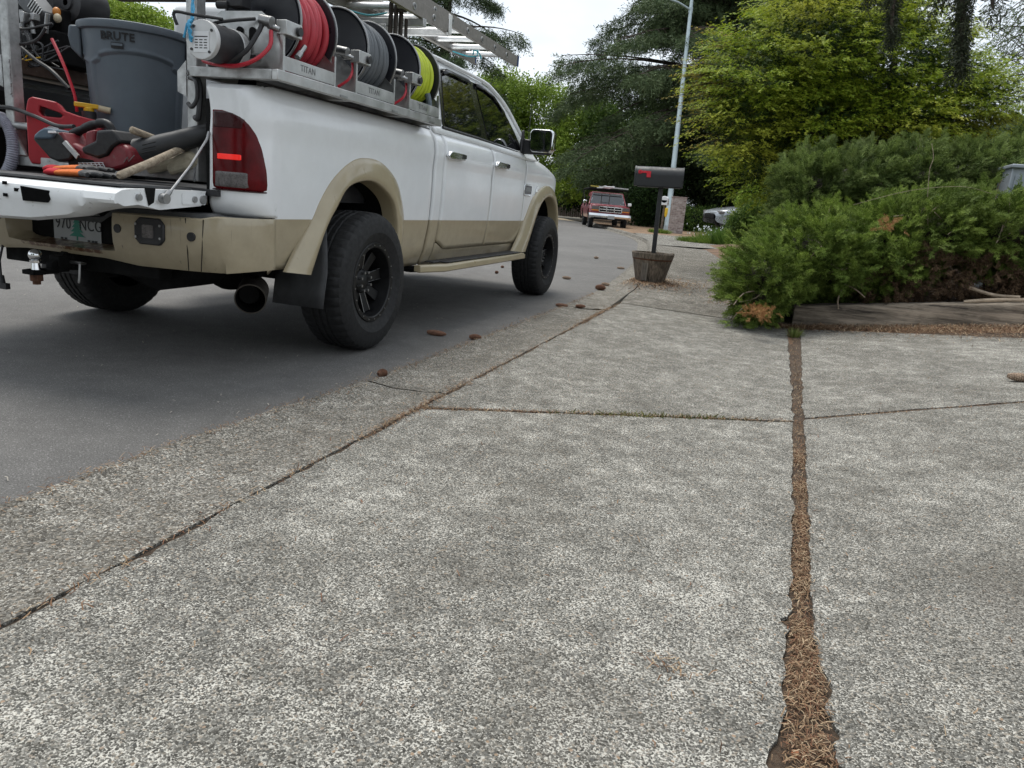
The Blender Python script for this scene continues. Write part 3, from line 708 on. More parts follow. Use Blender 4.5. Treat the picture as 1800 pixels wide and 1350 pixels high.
for t in np.linspace(-.90, .90, 61):
    x, y = bprof(t); a = abs(x); zt = .783 if a > .86 else float(np.interp(a, [0,.25,.34,.80,.86], [.70,.705,.760,.768,.783]))
    k = max(0, 1-((a-.79)/.09)**2) if a > .79 else 1
    rows.append([(x*(.985), y+.028, zt-.004), (x*.975, y+.034, zt+.020*k), (x*.9, y+.17, zt+.022*k), (x*.9, y+.19, zt-.03)])
mb.grid(rows).build('step_pad', m_rubd, bumper, ang=50)
mb = MB().prism(rect(.74,.20,.04), (0,-1.122,.655), (1,0,0), (0,0,1), (0,.02,0)); mb.build('plate_recess', m_dark, bumper)
for t in (.60,.745,):
    for s in (1,-1):
        x, y = bprof(t*s); zz = .685 if t < .7 else .682
        if t > .7: x = s*.765; y = -1.205
        else: x = s*.375; y = -1.243
        MB().cyl((x,y-.004,zz),(x,y+.01,zz), .021, n=20).build('sensor_plug', m_black, bumper)
for s in (1,-1):      # square flush lamps
    x, y = s*.56, -1.240
    fl = MB().prism([(-.075,-.035),(-.05,-.062),(.05,-.062),(.075,-.035),(.075,.035),(.05,.062),(-.05,.062),(-.075,.035)], (x,y-.006,.688), (1,s*.15,0), (0,0,1), (0,.02,0)).build('work_light', m_black, bumper, bevel=.006)
    MB().prism(rect(.055,.06,.008), (x-.003,y-.011,.688), (1,s*.15,0), (0,0,1), (0,.006,0)).build('light_lens', m_lensw, bumper)
    mb = MB()
    for qx in (-.064,.058):
        for qz in (-.028,.03): mb.cyl((x+qx,y-.010+s*qx*.15,.688+qz),(x+qx,y-.004+s*qx*.15,.688+qz), .006, n=10)
    mb.build('screw', m_steel, bumper)
for s in (1,-1):
    mb = MB()
    for xs_ in (.745,.812):
        t = min(np.linspace(.4,1,200), key=lambda q: abs(bprof(q)[0]-xs_)); x, y = bprof(t); pts = []
        for z in np.linspace(.525,.765,7): pts.append((s*(x+.012*(z-.6)/.2*(1 if xs_ > .8 else -1)), y-.0025, z))
        mb.tube(pts, .0022, 5)
    mb.build('seam', m_dark, bumper)
# number plate and its lettering (the open tailgate hides the top)
plate = MB().prism(rect(.305,.152,.012), (0,-1.128,.655), (1,0,0), (0,0,1), (0,.003,0)).build('licence_plate', m_plate, bumper)
text_mesh('970', .078, 'plate_letters', m_ink, bumper, (-.088,-1.1295,.668), (1,0,0), (0,0,1), .0006, sx=.82)
text_mesh('NCG', .078, 'plate_letters', m_ink, bumper, (.088,-1.1295,.668), (1,0,0), (0,0,1), .0006, sx=.82)
mb = MB()
for k in range(5): w_ = .014+.009*k; z = .712-.022*k; mb.prism([(-w_,-.014),(w_,-.014),(0,.02)], (0,-1.1295-.0002*k,z), (1,0,0), (0,0,1), (0,.0006,0))
mb.prism(rect(.008,.03), (0,-1.1296,.606), (1,0,0), (0,0,1), (0,.0006,0))
mb.build('plate_tree', pm('plate green', (.02,.20,.14), .6), bumper)
for x in (-.10,-.075,.075,.10,.12): MB().prism(rect(.018,.012), (x,-1.1295,.593), (1,0,0), (0,0,1), (0,.0005,0)).build('plate_mark', m_ink, bumper)
# ---- open tailgate
tg_top = .886
mb = MB(); rows = []
for x in np.linspace(-.752, .752, 61):
    a = abs(x); q = max(0, (a-.60)/.152)
    ye = -1.635+.02*q*q; zlow = float(np.interp(a, [0,.3,.5,.62,.70,.752], [.705,.716,.745,.790,.806,.812]))
    pts = [(-1.085,.890),(-1.30,.888),(-1.52,.884),(-1.565,.880),(-1.585,.876),(ye+.02,.872),(ye,.862),(ye-.012,.835),(ye-.006,.80 if zlow < .79 else .822),(ye+.01,zlow+.012),(ye+.04,zlow),(-1.50,zlow+.008),(-1.38,min(.80,zlow+.05)),(-1.12,.822)]
    rows.append([(x, p[0], p[1]) for p in pts])
n_ = len(rows[0]); mb.grid(rows); k0 = 0; k1 = 60*n_
mb.f += [tuple(range(n_)), tuple(k1+i for i in range(n_-1,-1,-1))]
tail = mb.build('tailgate', m_chip, T, ang=38)
MB().box((0,-1.33,.895),(1.40,.42,.012)).build('tailgate_liner', m_rubd, tail, bevel=.003)
# latch holes as flush black painted shade, plate and bolts on the edges
ye = -1.6475
mb = MB()
mb.prism([(-.075,-.03),(.06,-.028),(.075,-.012),(.07,.022),(-.085,.030)], (.36,ye-.001,.826), (1,0,0), (0,0,1), (0,.006,0))
for x, z in ((.185,.812),(.185,.862),(.25,.838)): mb.prism(rect(.022,.014), (x,ye-.001,z), (1,0,0), (0,0,1), (0,.006,0))
mb.build('latch_opening', pm('soot and hole shade', (.003,.003,.003), .95, spec=.1), tail)
mb = MB().prism(rect(.15,.05,.006), (.7535,-1.17,.852), (0,1,0), (0,0,1), (.003,0,0)); mb.build('hinge_plate', m_white, tail)
for y, r in ((-1.17,.014),(-1.115,.02),(-1.50,.014)): MB().cyl((.752,y,.851),(.765,y,.851), r, n=14).build('hinge_bolt', m_steel, tail)
MB().prism([(-.03,.03),(.03,.03),(.02,-.03),(-.01,-.045)], (.7535,-1.435,.862), (0,1,0), (0,0,1), (.003,0,0)).build('latch_slot', m_dark, tail)
cb = MB().tube([(.764,-1.365,.852),(.768,-1.345,.868),(.765,-1.20,1.0),(.755,-1.08,1.125),(.75,-1.06,1.16)], .006, 8).build('cable', m_steel, tail)
MB().cyl((.754,-1.367,.850),(.782,-1.367,.850), .022, n=16).cyl((.768,-1.365,.852),(.768,-1.335,.882), .012, n=10).build('cable_eye', m_steel, tail)
# ---- hitch, exhaust, mud flaps, running boards, underside
ht = MB().box((0,-1.08,.49),(1.0,.09,.09)).box((0,-1.13,.49),(.085,.14,.085)).build('hitch_receiver', m_dark, T, bevel=.008)
mb = MB().box((0,-1.20,.49),(.062,.14,.062)); mb.prism([(-.04,-.045),(.06,-.045),(.06,.0),(-.04,.06)], (-.02,-1.24,.485), (0,-1,0), (0,0,1), (.04,0,0)); mb.box((0,-1.345,.448),(.075,.14,.022)); mb.cyl((0,-1.37,.437),(0,-1.37,.459), .046, n=20)
bm_ = mb.build('ball_mount', m_dark, ht, bevel=.004)
MB().cyl((0,-1.37,.458),(0,-1.37,.50), .022, .018, 16).ball((0,-1.37,.527), .030).cyl((0,-1.37,.491),(0,-1.37,.503), .025, n=16).build('hitch_ball', m_chrome, ht)
MB().cyl((0,-1.37,.405),(0,-1.37,.437), .030, n=6).cyl((0,-1.37,.388),(0,-1.37,.405), .018, n=14).build('ball_nut', m_rust, ht)
MB().tube([(.10,-1.20,.49),(.13,-1.21,.492),(.135,-1.245,.49),(.135,-1.25,.43),(.13,-1.25,.40)], .006, 8).tube([(-.09,-1.20,.49),(.10,-1.20,.49)], .009, 8).build('hitch_pin', m_steel, ht)
mb = MB().tube([(-.42,-1.20,.53),(-.425,-1.22,.45),(-.41,-1.23,.37)], .006, 6).cyl((-.41,-1.23,.375),(-.395,-1.235,.33), .014, n=10).box((-.385,-1.235,.325),(.05,.025,.03)); mb.build('trailer_plug', m_black, T)
# exhaust: curves out to the rear right corner
pe = catmull([(.45,.3,.50),(.50,-.25,.50),(.62,-.55,.47),(.74,-.74,.41),(.80,-.83,.385)], 6)
ex = MB().tube(pe, .05, 16).build('exhaust_pipe', m_dark, T)
a = np.array((.735,-.70,.405)); b = np.array((.835,-.865,.372)); d = (b-a)/np.linalg.norm(b-a)
MB().lathe([(0,.058),(.03,.076),(.19,.080),(.205,.079),(.205,.073)], a, d, 32).build('exhaust_tip', pm('sooty steel', (.09,.08,.07), .5, .8, var=.4), ex)
MB().lathe([(.204,.0728),(.05,.070),(.04,.005)], a, d, 32).build('exhaust_bore', pm('soot and hole shade', (.003,.003,.003), .95, spec=.1), ex)
for sg in (1,-1):
    mb = MB(); rows = []
    for k, (yb, z) in enumerate(((-.40,.74),(-.43,.62),(-.455,.50),(-.475,.40),(-.49,.30))):
        rows.append([(sg*x, yb-.05*abs(x-.9)*(-1 if x > .9 else 1)*.6-(.012 if abs(x-.83) < .02 else 0), z) for x in np.linspace(.70, (.97,1.0,1.02,1.02,1.02)[k], 9)])
    mb.grid(rows).build('mud_flap', m_rubd, T, solid=.008)
    mb = MB()
    prof = [(1.0,.475),(1.10,.48),(1.118,.47),(1.12,.432),(1.10,.424),(1.0,.43)]
    A = [(.70,1.0),(.85,1.0),(2.83,1.0)]
    secs = []
    for y, cut in ((.72,.0),(.98,1.0),(2.835,1.0)):
        secs.append([(sg*(.97+(x-.97)*(cut if cut else .42)), y, z+.012*(y-.7)/2.1) for x, z in prof])
    mb.grid([s_+[s_[0]] for s_ in secs]); n7 = 7; mb.f += [tuple(range(6)), tuple(2*n7+i for i in range(5,-1,-1))]
    rb = mb.build('running_board', m_beige, T, bevel=.006, ang=40)
    mb = MB(); ys = np.arange(.92, 2.80, .03)
    mb.grid([[(sg*x, y, .483+.012*(y-.7)/2.1+(.004 if (i+j) % 2 else 0)) for j, x in enumerate(np.linspace(.965, 1.09 if y > 1.05 else 1.03, 8))] for i, y in enumerate(ys)])
    mb.build('step_tread', m_black, rb, solid=.006, ang=20)
    mb = MB()
    for y in (.80,1.30,2.55): mb.tube(catmull([(sg*.72,y,.50),(sg*.86,y,.44),(sg*.98,y,.445)], 5), .024, 8)
    mb.build('step_bracket', m_dark, rb)
mb = MB()
for sg in (1,-1): mb.bar((sg*.45,-1.1,.56),(sg*.45,4.2,.56), .08, .16)
mb.box((0,1.6,.53),(1.2,2.6,.12)).box((0,-.2,.72),(1.3,1.7,.06)).box((-.1,-.72,.60),(1.1,.5,.14)).box((.35,.55,.52),(.5,.7,.22))
mb.bar((.62,-1.0,.58),(.62,-.2,.58),.3,.16); mb.prism([(-.35,0),(.3,0),(.2,-.12),(.02,-.16),(-.2,-.10)], (.35,-1.0,.53), (1,0,0), (0,0,1), (0,.25,0))
mb.build('chassis', m_dark, T, smooth=False)
mb = MB().tube([(-.8,0,.416),(.8,0,.416)], .055, 14).ball((.02,0,.42), .17, 10, (1,.95,1)).tube([(0,0,.42),(0,2.2,.52)], .05, 10)
for sg in (1,-1): mb.tube([(sg*.55,-.12,.40),(sg*.50,-.20,.95)], .035, 10).bar((sg*.52,-.75,.50),(sg*.52,.65,.50), .06, .05)
mb.build('rear_axle', m_dark, T)
MB().tube([(-.8,3.795,.416),(.8,3.795,.416)], .05, 12).ball((-.3,3.795,.42), .15, 8).build('front_axle', m_dark, T)
# ---- wheels: tyre with cut tread, deep black rim with bolts
def make_wheel(parent, yc, sg):
    R = .416; hub = thing_part('wheel', parent)
    prof = [(.0,.238),(.012,.262),(.03,.30),(.026,.345),(.018,.378),(.006,.398),(-.012,.409),(-.022,.4125),(-.045,.4145),(-.075,.4155),(-.080,.4075),(-.088,.4075),(-.093,.416),(-.115,.4163),(-.120,.408),(-.128,.408),(-.133,.4163),(-.155,.416),(-.160,.4075),(-.168,.4075),(-.173,.4155),(-.203,.4145),(-.226,.4125),(-.236,.409),(-.254,.398),(-.268,.378),(-.276,.345),(-.278,.30),(-.262,.262),(-.25,.238)]
    def mod(j, k):
        if j in (5,6,7,8,21,22,23,24): return -.0065 if k % 4 == 0 else 0
        if j in (9,12,13,16,17,20): return -.004 if (k+2) % 4 == 0 else 0
        return 0
    x0 = sg*1.058
    ty = MB().lathe(prof, (x0,yc,R), (sg,0,0), 176, mod).build('tyre', m_rub, hub, ang=24)
    rp = [(-.245,.238),(.004,.240),(.008,.236),(.008,.214),(.003,.208),(-.02,.203),(-.13,.190),(-.135,.02)]
    rim = MB().lathe(rp, (x0,yc,R), (sg,0,0), 72).build('rim', m_rim, hub, ang=30)
    mb = MB(); mb2 = MB()
    for k in range(8):
        a = 2*pi*k/8+.2; e = np.array((0, cos(a), sin(a))); tn = np.array((0, -sin(a), cos(a)))
        c0 = np.array((x0-sg*.085, yc, R))+e*.055; c1 = np.array((x0-sg*.055, yc, R))+e*.19
        w0, w1 = .026, .034; tk = np.array((sg*-.035,0,0))
        A = [c0-tn*w0, c0+tn*w0, c1+tn*w1, c1-tn*w1]; mb.add(A+[p+tk for p in A], [(0,1,2,3),(7,6,5,4),(0,4,5,1),(1,5,6,2),(2,6,7,3),(3,7,4,0)])
        if k % 2 == 0:
            for s in (1,-1): mb2.tube([c0+tn*w0*s*.98+np.array((sg*.001,0,0)), c1+tn*w1*s*.98+np.array((sg*.001,0,0))], .0018, 4)
    mb.lathe([(-.135,.075),(-.075,.075),(-.07,.068),(-.055,.045),(-.05,.001)], (x0,yc,R), (sg,0,0), 32)
    mb.build('spokes', m_rim, hub, ang=30, bevel=.004); mb2.build('milled_edge', m_steel, hub)
    def ring(n, R1, x_a, x_b, r, nm, sides):
        first = None
        for k in range(n):
            a = 2*pi*k/n+.4; c = (x0+sg*x_a, yc+R1*cos(a), R+R1*sin(a))
            if first is None:
                first = MB().cyl((0,0,0), (sg*(x_b-x_a),0,0), r, n=sides).build(nm, m_steel, None, loc=(0,0,0)); o = first
            else: o = first.copy(); COL.objects.link(o)
            o.parent = hub; o.location = c
    ring(20, .225, .006, .013, .0045, 'rim_bolt', 8); ring(8, .058, -.075, -.04, .009, 'lug_nut', 6)
    MB().lathe([(-.20,.17),(-.155,.17),(-.15,.02)], (x0,yc,R), (sg,0,0), 32).build('brake_disc', m_dark, hub)
    return hub
def thing_part(name, parent):
    o = bpy.data.objects.new(name, None); COL.objects.link(o); o.empty_display_size = .1; o.parent = parent; ORG[o.name] = ORG[parent.name]; return o
for sg in (1,-1):
    for yc in (0, 3.795): make_wheel(T, yc, sg)
# ================================================================== LOAD ON THE PICKUP
# ---- welded aluminium rack with the reel ledge
RK = thing('rack', (0,-.95,.90), 'welded aluminium tube rack standing in the white pickup bed under the ladder', 'rack')
ps = .066
for x0, x1, yy in ((-.580,-.580,-.95),(.590,.592,-.95),(-.60,-.60,.86),(.60,.60,.86)):
    MB().bar((x0,yy,.93 if yy < 0 else 1.0),(x1,yy,2.05), ps*.9, ps, (0,1,0)).build('post', m_galv, RK, bevel=.005)
MB().bar((-.60,-.95,.955),(.62,-.95,.955), .05, .05).build('crossbar', m_galv, RK, bevel=.004)
for yy in (-.95,.86): MB().bar((-.80,yy,2.065),(.90,yy,2.065), .05, .05).build('crossbar', m_galv, RK, bevel=.004)
MB().bar((-.62,-.20,1.975),(.62,-.20,1.975), .06, .09).build('crossbar', m_brown, RK, bevel=.004)
for sg, x in ((1,.59),(-1,-.58)):
    for z, h in ((.985,.10),(1.32,.16)):
        mb = MB(); mb.prism([(0,0),(.065,0),(0,h)] if h < .12 else [(0,0),(-.05,.02),(-.05,h*.7),(0,h)], (x-sg*.034 if h < .12 else x-.03,-.986,z), ((-sg if h < .12 else 1),0,0), (0,0,1), (0,.012,0)); mb.build('gusset', m_galv, RK)
mb = MB()
r_ = np.random.default_rng(3)
for (x, z0, z1) in ((-.555,1.28,1.46),(-.585,1.0,1.05),(.57,1.40,1.44),(.60,.93,1.0)):
    for z in np.arange(z0, z1, .007): mb.ball((x+r_.normal()*.002,-.986,z), .005, 4)
mb.build('weld_bead', m_steel, RK)
# reel ledge: outer, inner and end rails
MB().bar((1.085,-1.03,1.428),(1.085,.775,1.428), .032, .046).build('ledge_rail', m_alu, RK, bevel=.003)
MB().bar((.66,-1.0,1.428),(.66,.775,1.428), .04, .046).build('ledge_rail', m_alu, RK, bevel=.003)
for y in (-1.01,-.36,.30,.755): MB().bar((.62,y,1.427),(1.068,y,1.427), .045, .044).build('ledge_rail', m_galv, RK, bevel=.003)
for y in (-.47,.10,.62): MB().box((1.103,y,1.414),(.004,.07,.012)).build('weld_bead', m_steel, RK)
MB().box((.86,-.12,1.446),(.40,1.76,.006)).build('ledge_plate', m_alu, RK)
MB().bar((-.84,-.98,1.465),(-.84,.78,1.465), .06, .075).bar((-1.1,-.98,1.46),(-1.1,.78,1.46),.06,.06).box((-.97,-.1,1.435),(.26,1.76,.012)).build('engine_ledge', m_brown, RK, bevel=.003)
# ---- three hose reels
def hose_coil(rng_, y0, y1, r_core, hr, turns, jit, layers=2, cx=.85, cz=1.70):
    mb = MB()
    for L_ in range(layers):
        rad = r_core+hr*(1+1.75*L_)+.192-hr*3.75-r_core; n = turns-L_
        for k in range(n):
            yc = y0+hr+(y1-y0-2*hr)*(k+.5*(L_ % 2))/(max(1, turns-1)); ph = rng_.uniform(0, 6.3); tl = rng_.normal()*jit; t2 = rng_.normal()*jit; dr = rng_.normal()*hr*.22
            A = np.linspace(0, 2*pi, 56, endpoint=False)
            P = [(cx+(rad+dr+hr*.25*sin(2*a+ph))*cos(a), float(np.clip(yc+tl*sin(a)+t2*sin(2*a+ph), y0+hr*.9, y1-hr*.9)), cz+(rad+dr+hr*.25*sin(2*a+ph))*sin(a)) for a in A]
            mb.tube(P, hr*.98, 10, closed=True)
    return mb
def reel(y0, y1, label, hosemat, hr, turns, seed, fr_y0, jit=.012, layers=2):
    rr = np.random.default_rng(seed); cx, cz, R = .85, 1.70, .213
    t = thing('hose_reel', (cx,(y0+y1)/2,1.45), label, 'hose reel', 'hose reels on the pickup rail')
    m_fl = pm('black reel flange', (.014,.015,.02), .38, var=.15)
    for yy, s in ((y0,-1),(y1,1)):
        fl = MB().lathe([(0,.03),(0,R-.024),(.005,R-.014),(-.005,R-.010),(.003,R-.004),(.003,R),(-.006,R+.001),(-.012,R),(-.012,.03)], (cx,yy,cz), (0,s,0), 72).build('flange', m_fl, t, ang=30)
        MB().tube([(cx+(R+.001)*cos(a), yy+s*.001, cz+(R+.001)*sin(a)) for a in np.linspace(0, 2*pi, 80, endpoint=False)], .0055, 8, closed=True).build('rim', m_steel, fl)
    MB().cyl((cx,y0+.006,cz),(cx,y1-.006,cz), .125, n=32).build('drum', m_black, t)
    hose_coil(rr, y0+.004, y1-.004, .105, hr, turns, jit, layers, cx, cz).build('hose', hosemat, t, ang=60)
    # end frames with posts, base channel, valve bracket
    for nm, yy in (('frame_plate', fr_y0), ('frame_plate', fr_y0+.435)):
        mb = MB().prism([(-.20,0),(.205,0),(.205,.10),(.19,.19),(.10,.255),(-.12,.255),(-.20,.2)] if yy == fr_y0 and fr_y0 < -.8 else [(-.20,0),(.205,0),(.205,.11),(.08,.22),(-.08,.22),(-.20,.11)], (cx,yy,1.453), (1,0,0), (0,0,1), (0,.004,0)); fp = mb.build(nm, m_alu, t)
        MB().bar((cx+.212,yy+.004,1.45),(cx+.212,yy+.004,1.62 if yy == fr_y0 else 1.60), .016, .016, (0,1,0)).build('post', m_alu, t)
    MB().box((1.066,fr_y0+.222,1.492),(.006,.425,.062)).build('base_channel', m_alu, t, bevel=.002)
    b = MB().box((1.062,fr_y0+.055,1.642),(.055,.125,.062)).build('valve_bracket', m_alu, t, bevel=.003)
    mb = MB().cyl((1.088,fr_y0+.085,1.640),(1.104,fr_y0+.085,1.640), .020, n=18); mb.build('knob', m_black, b)
    v = MB().cyl((.97,fr_y0-.03,1.665),(1.03,fr_y0-.03,1.655), .024, n=18).cyl((1.0,fr_y0-.02,1.645),(1.05,fr_y0+.0,1.63), .014, n=12).cyl((.96,fr_y0+.02,1.64),(1.03,fr_y0+.02,1.64), .016, n=12); v.build('valve', m_steel, t)
    w_ = catmull([(1.03,fr_y0+.02,1.62),(1.045,fr_y0+.0,1.57),(1.04,fr_y0-.03,1.52),(.99,fr_y0-.05,1.478)], 6)
    if fr_y0 > -.8: MB().tube(w_, .0075, 8).build('feed_line', m_redline, t)
    text_mesh('TITAN', .042, 'stamped_letters', pm('faint stamp', (.16,.16,.16), .6, .6), t, (1.0696,fr_y0+.20,1.492), (0,1,0), (0,0,1), .0004)
    return t
m_redline = pm('red feed line', (.42,.015,.03), .35, var=.1)
R1 = reel(-.80,-.49,'hose reel of thick red hose with a motor at the back of the rail', pm('red hose', (.40,.03,.045), .5, var=.12, vs=12), .0195, 8, 1, -.945)
R2 = reel(-.165,.16,'hose reel of grey hose on the pickup rail between the red and yellow hoses', pm('grey hose', (.105,.115,.125), .5, var=.1, vs=12), .0165, 10, 2, -.295, .006)
R3 = reel(.485,.785,'hose reel of yellow green hose on the pickup rail beside the cab', pm('lime hose', (.42,.50,.02), .5, var=.1, vs=12), .0185, 7, 3, .345, .014)
mb = MB().tube(catmull([(1.02,.70,1.60),(1.035,.705,1.54),(1.03,.71,1.49)], 4), .019, 10); mb.build('hose_end', m_grey, R3)
mb = MB().tube([(1.045,-.785,1.555),(1.045,-.74,1.60)], .012, 10).cyl((1.045,-.80,1.54),(1.045,-.775,1.565), .015, n=8); mb.build('hose_coupling', m_steel, R1)
# motor and slotted drive plate of the red reel
mb = MB()
for x in (.745,.835,.905): mb.prism(rect(.036,.062,.017,5), (x,-.951,1.612-.02*(x-.74)), (1,0,0), (0,0,1), (0,.003,0))
mb.build('slot', m_dark, R1)
_mc = pl(354,69,1,-1.185); mxx, mzz = float(_mc[0]), float(_mc[2])
mt = MB().cyl((mxx,-1.16,mzz),(mxx,-.955,mzz), .081, n=40).build('motor', m_black, R1, bevel=.004)
for y0_, y1_, r_m in ((-1.185,-1.16,.0825),(-1.0,-.955,.084)): MB().cyl((mxx,y0_,mzz),(mxx,y1_,mzz), r_m, n=40).build('motor_cap', pm('cast aluminium', (.55,.55,.545), .5, .5, var=.1), mt, bevel=.003)
MB().prism(rect(.082,.085), (mxx,-1.1855,(mzz-.01)), (1,0,0), (0,0,1), (0,-.0015,0)).build('motor_label', m_label, mt)
mb = MB()
for k in range(4):
    for q in range(3): mb.prism(rect(.014+.004*((k+q) % 2),.004), (mxx-.025+.024*q,-1.1872,(mzz-.002)-.011*k), (1,0,0), (0,0,1), (0,-.0004,0))
mb.prism(rect(.07,.004), (mxx,-1.1872,(mzz+.011)), (1,0,0), (0,0,1), (0,-.0004,0)); mb.build('label_print', m_ink, mt)
mb = MB()
for a in (.6,2.2,3.8,5.4): mb.cyl((mxx+.066*cos(a),-1.189,mzz+.066*sin(a)),(mxx+.066*cos(a),-1.18,mzz+.066*sin(a)), .006, n=8)
mb.box((mxx-.09,-1.16,mzz+.01),(.02,.03,.03)).build('motor_bolt', m_black, mt)
p = MB().prism(rect(.10,.03), (.90,-.9515,1.512), (1,0,0), (0,0,1), (0,-.002,0)).build('maker_plate', m_steel, R1); MB().prism(rect(.035,.016), (.91,-.954,1.512), (1,0,0), (0,0,1), (0,-.001,0)).build('maker_mark', m_ink, p)
MB().box((.79,-.90,1.755),(.085,.07,.05)).cyl((.70,-.935,1.735),(.76,-.935,1.735), .017, n=14).build('swivel_block', m_black, R1, bevel=.004)
mb = MB().tube(catmull([(.98,-.98,1.645),(.97,-1.0,1.60),(.93,-1.03,1.52),(.86,-1.05,1.475),(.78,-1.02,1.462),(.70,-.99,1.465)], 8), .011, 8).tube(catmull([(.70,-1.0,1.615),(.76,-1.03,1.635),(.84,-1.0,1.655),(.93,-.96,1.672)], 8), .008, 8).tube(catmull([(.66,-1.15,1.60),(.655,-1.16,1.65),(.72,-1.12,1.65),(.80,-1.02,1.655)], 8), .007, 8); mb.build('cable', m_black, R1)
MB().tube(catmull([(1.02,-.97,1.62),(1.035,-1.0,1.55),(.99,-1.04,1.485),(.90,-1.06,1.452),(.80,-1.06,1.456),(.70,-1.03,1.475),(.68,-.99,1.50)], 8), .0095, 8).build('power_cable', m_redline, R1)
# blue cord tied over the motor
mb = MB(); P = catmull([(.62,-1.0,1.80),(.70,-1.10,1.64),(.76,-1.19,1.60),(.775,-1.195,1.53)], 10)
for s in (0, pi): mb.tube([(p[0]+.006*cos(i*.9+s), p[1], p[2]+.006*sin(i*.9+s)) for i, p in enumerate(P)], .0055, 6)
mb.tube(catmull([(.75,-1.19,1.60),(.74,-1.195,1.555),(.735,-1.195,1.54)], 6), .005, 6).tube(catmull([(.62,-1.0,1.80),(.63,-.99,1.95),(.62,-.985,2.05)], 6), .007, 6)
props(mb.build('cord', pm('blue cord', (.06,.33,.55), .7), loc=(.7,-1.1,1.62)), 'light blue twisted cord tied over the reel motor', 'cord')
# hook strap on the right post
mb = MB().tube(catmull([(.60,-1.0,1.40),(.655,-1.03,1.38),(.66,-1.03,1.31),(.63,-1.03,1.27),(.60,-1.02,1.285)], 6), .010, 8).tube(catmull([(.63,-1.0,1.42),(.66,-1.01,1.36),(.665,-1.02,1.28),(.655,-1.02,1.22),(.63,-1.01,1.225)], 6), .013, 8)
props(mb.build('strap_hook', m_black, loc=(.62,-1.0,1.3)), 'black snap hook hanging on the rack post beside the taillight', 'hook')
# ---- extension ladder on top of the rack
LD = thing('ladder', (.6,.8,2.08), 'aluminium extension ladder lying flat on the rack over the white cab', 'ladder')
m_ladr = pm('grey ladder rail', (.23,.215,.195), .55, .35, var=.14, vs=20)
def ladder_sec(x0, x1, y0, y1, z, nm, h=.092, cap=True):
    for x, s in ((x0,1),(x1,-1)):
        mb = MB(); pr = [(0,-h/2),(.030,-h/2),(.030,-h/2+.006),(.005,-h/2+.006),(.005,h/2-.006),(.030,h/2-.006),(.030,h/2),(0,h/2)]
        mb.prism([(s*p[0], p[1]) for p in pr], (x,y0,z), (1,0,0), (0,0,1), (0,y1-y0,0)); mb.build(nm, m_ladr, LD, bevel=.0015)
    y = y0+.16
    while y < y1-.05:
        MB().tube([(x0+.002,y,z-.004),(x1-.002,y,z-.004)], .021, 14).build('rung', m_rung, LD)
        mb = MB()
        for x, s in ((x0,-1),(x1,1)): mb.lathe([(0,.024),(.006,.022),(.006,.010)], (x,y,z-.004), (s,0,0), 16)
        mb.build('rung_ferrule', m_steel, LD); y += .305
XR, XL = .872, .415
ladder_sec(XL-.02, XR+.02, -2.2, 1.28, 2.135, 'base_rail'); ladder_sec(XL+.018, XR-.018, -1.5, 2.93, 2.205, 'fly_rail', .085)
for x in (XL-.02, XR+.02): MB().box((x,1.285,2.15),(.012,.05,.13)).build('rail_end', m_rung, LD, bevel=.003)
for x in (XL+.018, XR-.018): MB().box((x,2.935,2.205),(.014,.02,.09)).build('end_cap', pm('blue cap', (.03,.07,.2), .5), LD)
MB().bar((XL-.02,1.26,2.09),(XR+.02,1.26,2.09), .04, .045).build('end_brace', m_rung, LD, bevel=.004)
MB().prism([(.05*cos(a)*1.6,.022*sin(a)) for a in np.linspace(0, 2*pi, 24, endpoint=False)], (XR+.0205,.40,2.14), (0,1,0), (0,0,1), (.001,0,0)).build('ladder_sticker', pm('blue sticker', (.02,.05,.3), .4), LD)
mb = MB()
for k in range(3):
    y = .62+.07*k; mb.box((XR-.10,y,2.03),(.012,.04,.20)); mb.box((XR-.07,y+.02,1.98),(.010,.03,.18))
mb.tube(catmull([(XR-.06,.66,1.93),(XR-.10,.70,1.885),(XR-.13,.74,1.94)], 6), .012, 8).box((XR-.10,.72,2.115),(.10,.05,.03))
props(mb.build('ratchet_strap', pm('dark webbing', (.035,.028,.025), .8, var=.4, vs=40), loc=(.78,.66,2.0)), 'dark ratchet strap hanging from the ladder above the yellow hose', 'strap')
o = MB().tube(catmull([(.45,.55,2.08),(.60,.62,2.055),(.74,.63,2.07)], 8), .006, 6).build('cord', pm('teal cord', (.05,.30,.36), .7), loc=(.6,.6,2.06)); props(o, 'thin teal cord stretched between ladder rungs beside the dark strap', 'cord')
o = MB().tube(catmull([(.50,2.25,2.15),(.62,2.30,2.125),(.68,2.36,2.14),(.66,2.40,2.19),(.69,2.42,2.15),(.71,2.38,2.12),(.70,2.36,2.16),(.66,2.35,2.18),(.64,2.37,2.15)], 8), .006, 6).build('cord', pm('teal cord', (.05,.30,.36), .7), loc=(.6,2.3,2.15)); props(o, 'teal cord knotted round the ladder rung near its front end', 'cord')
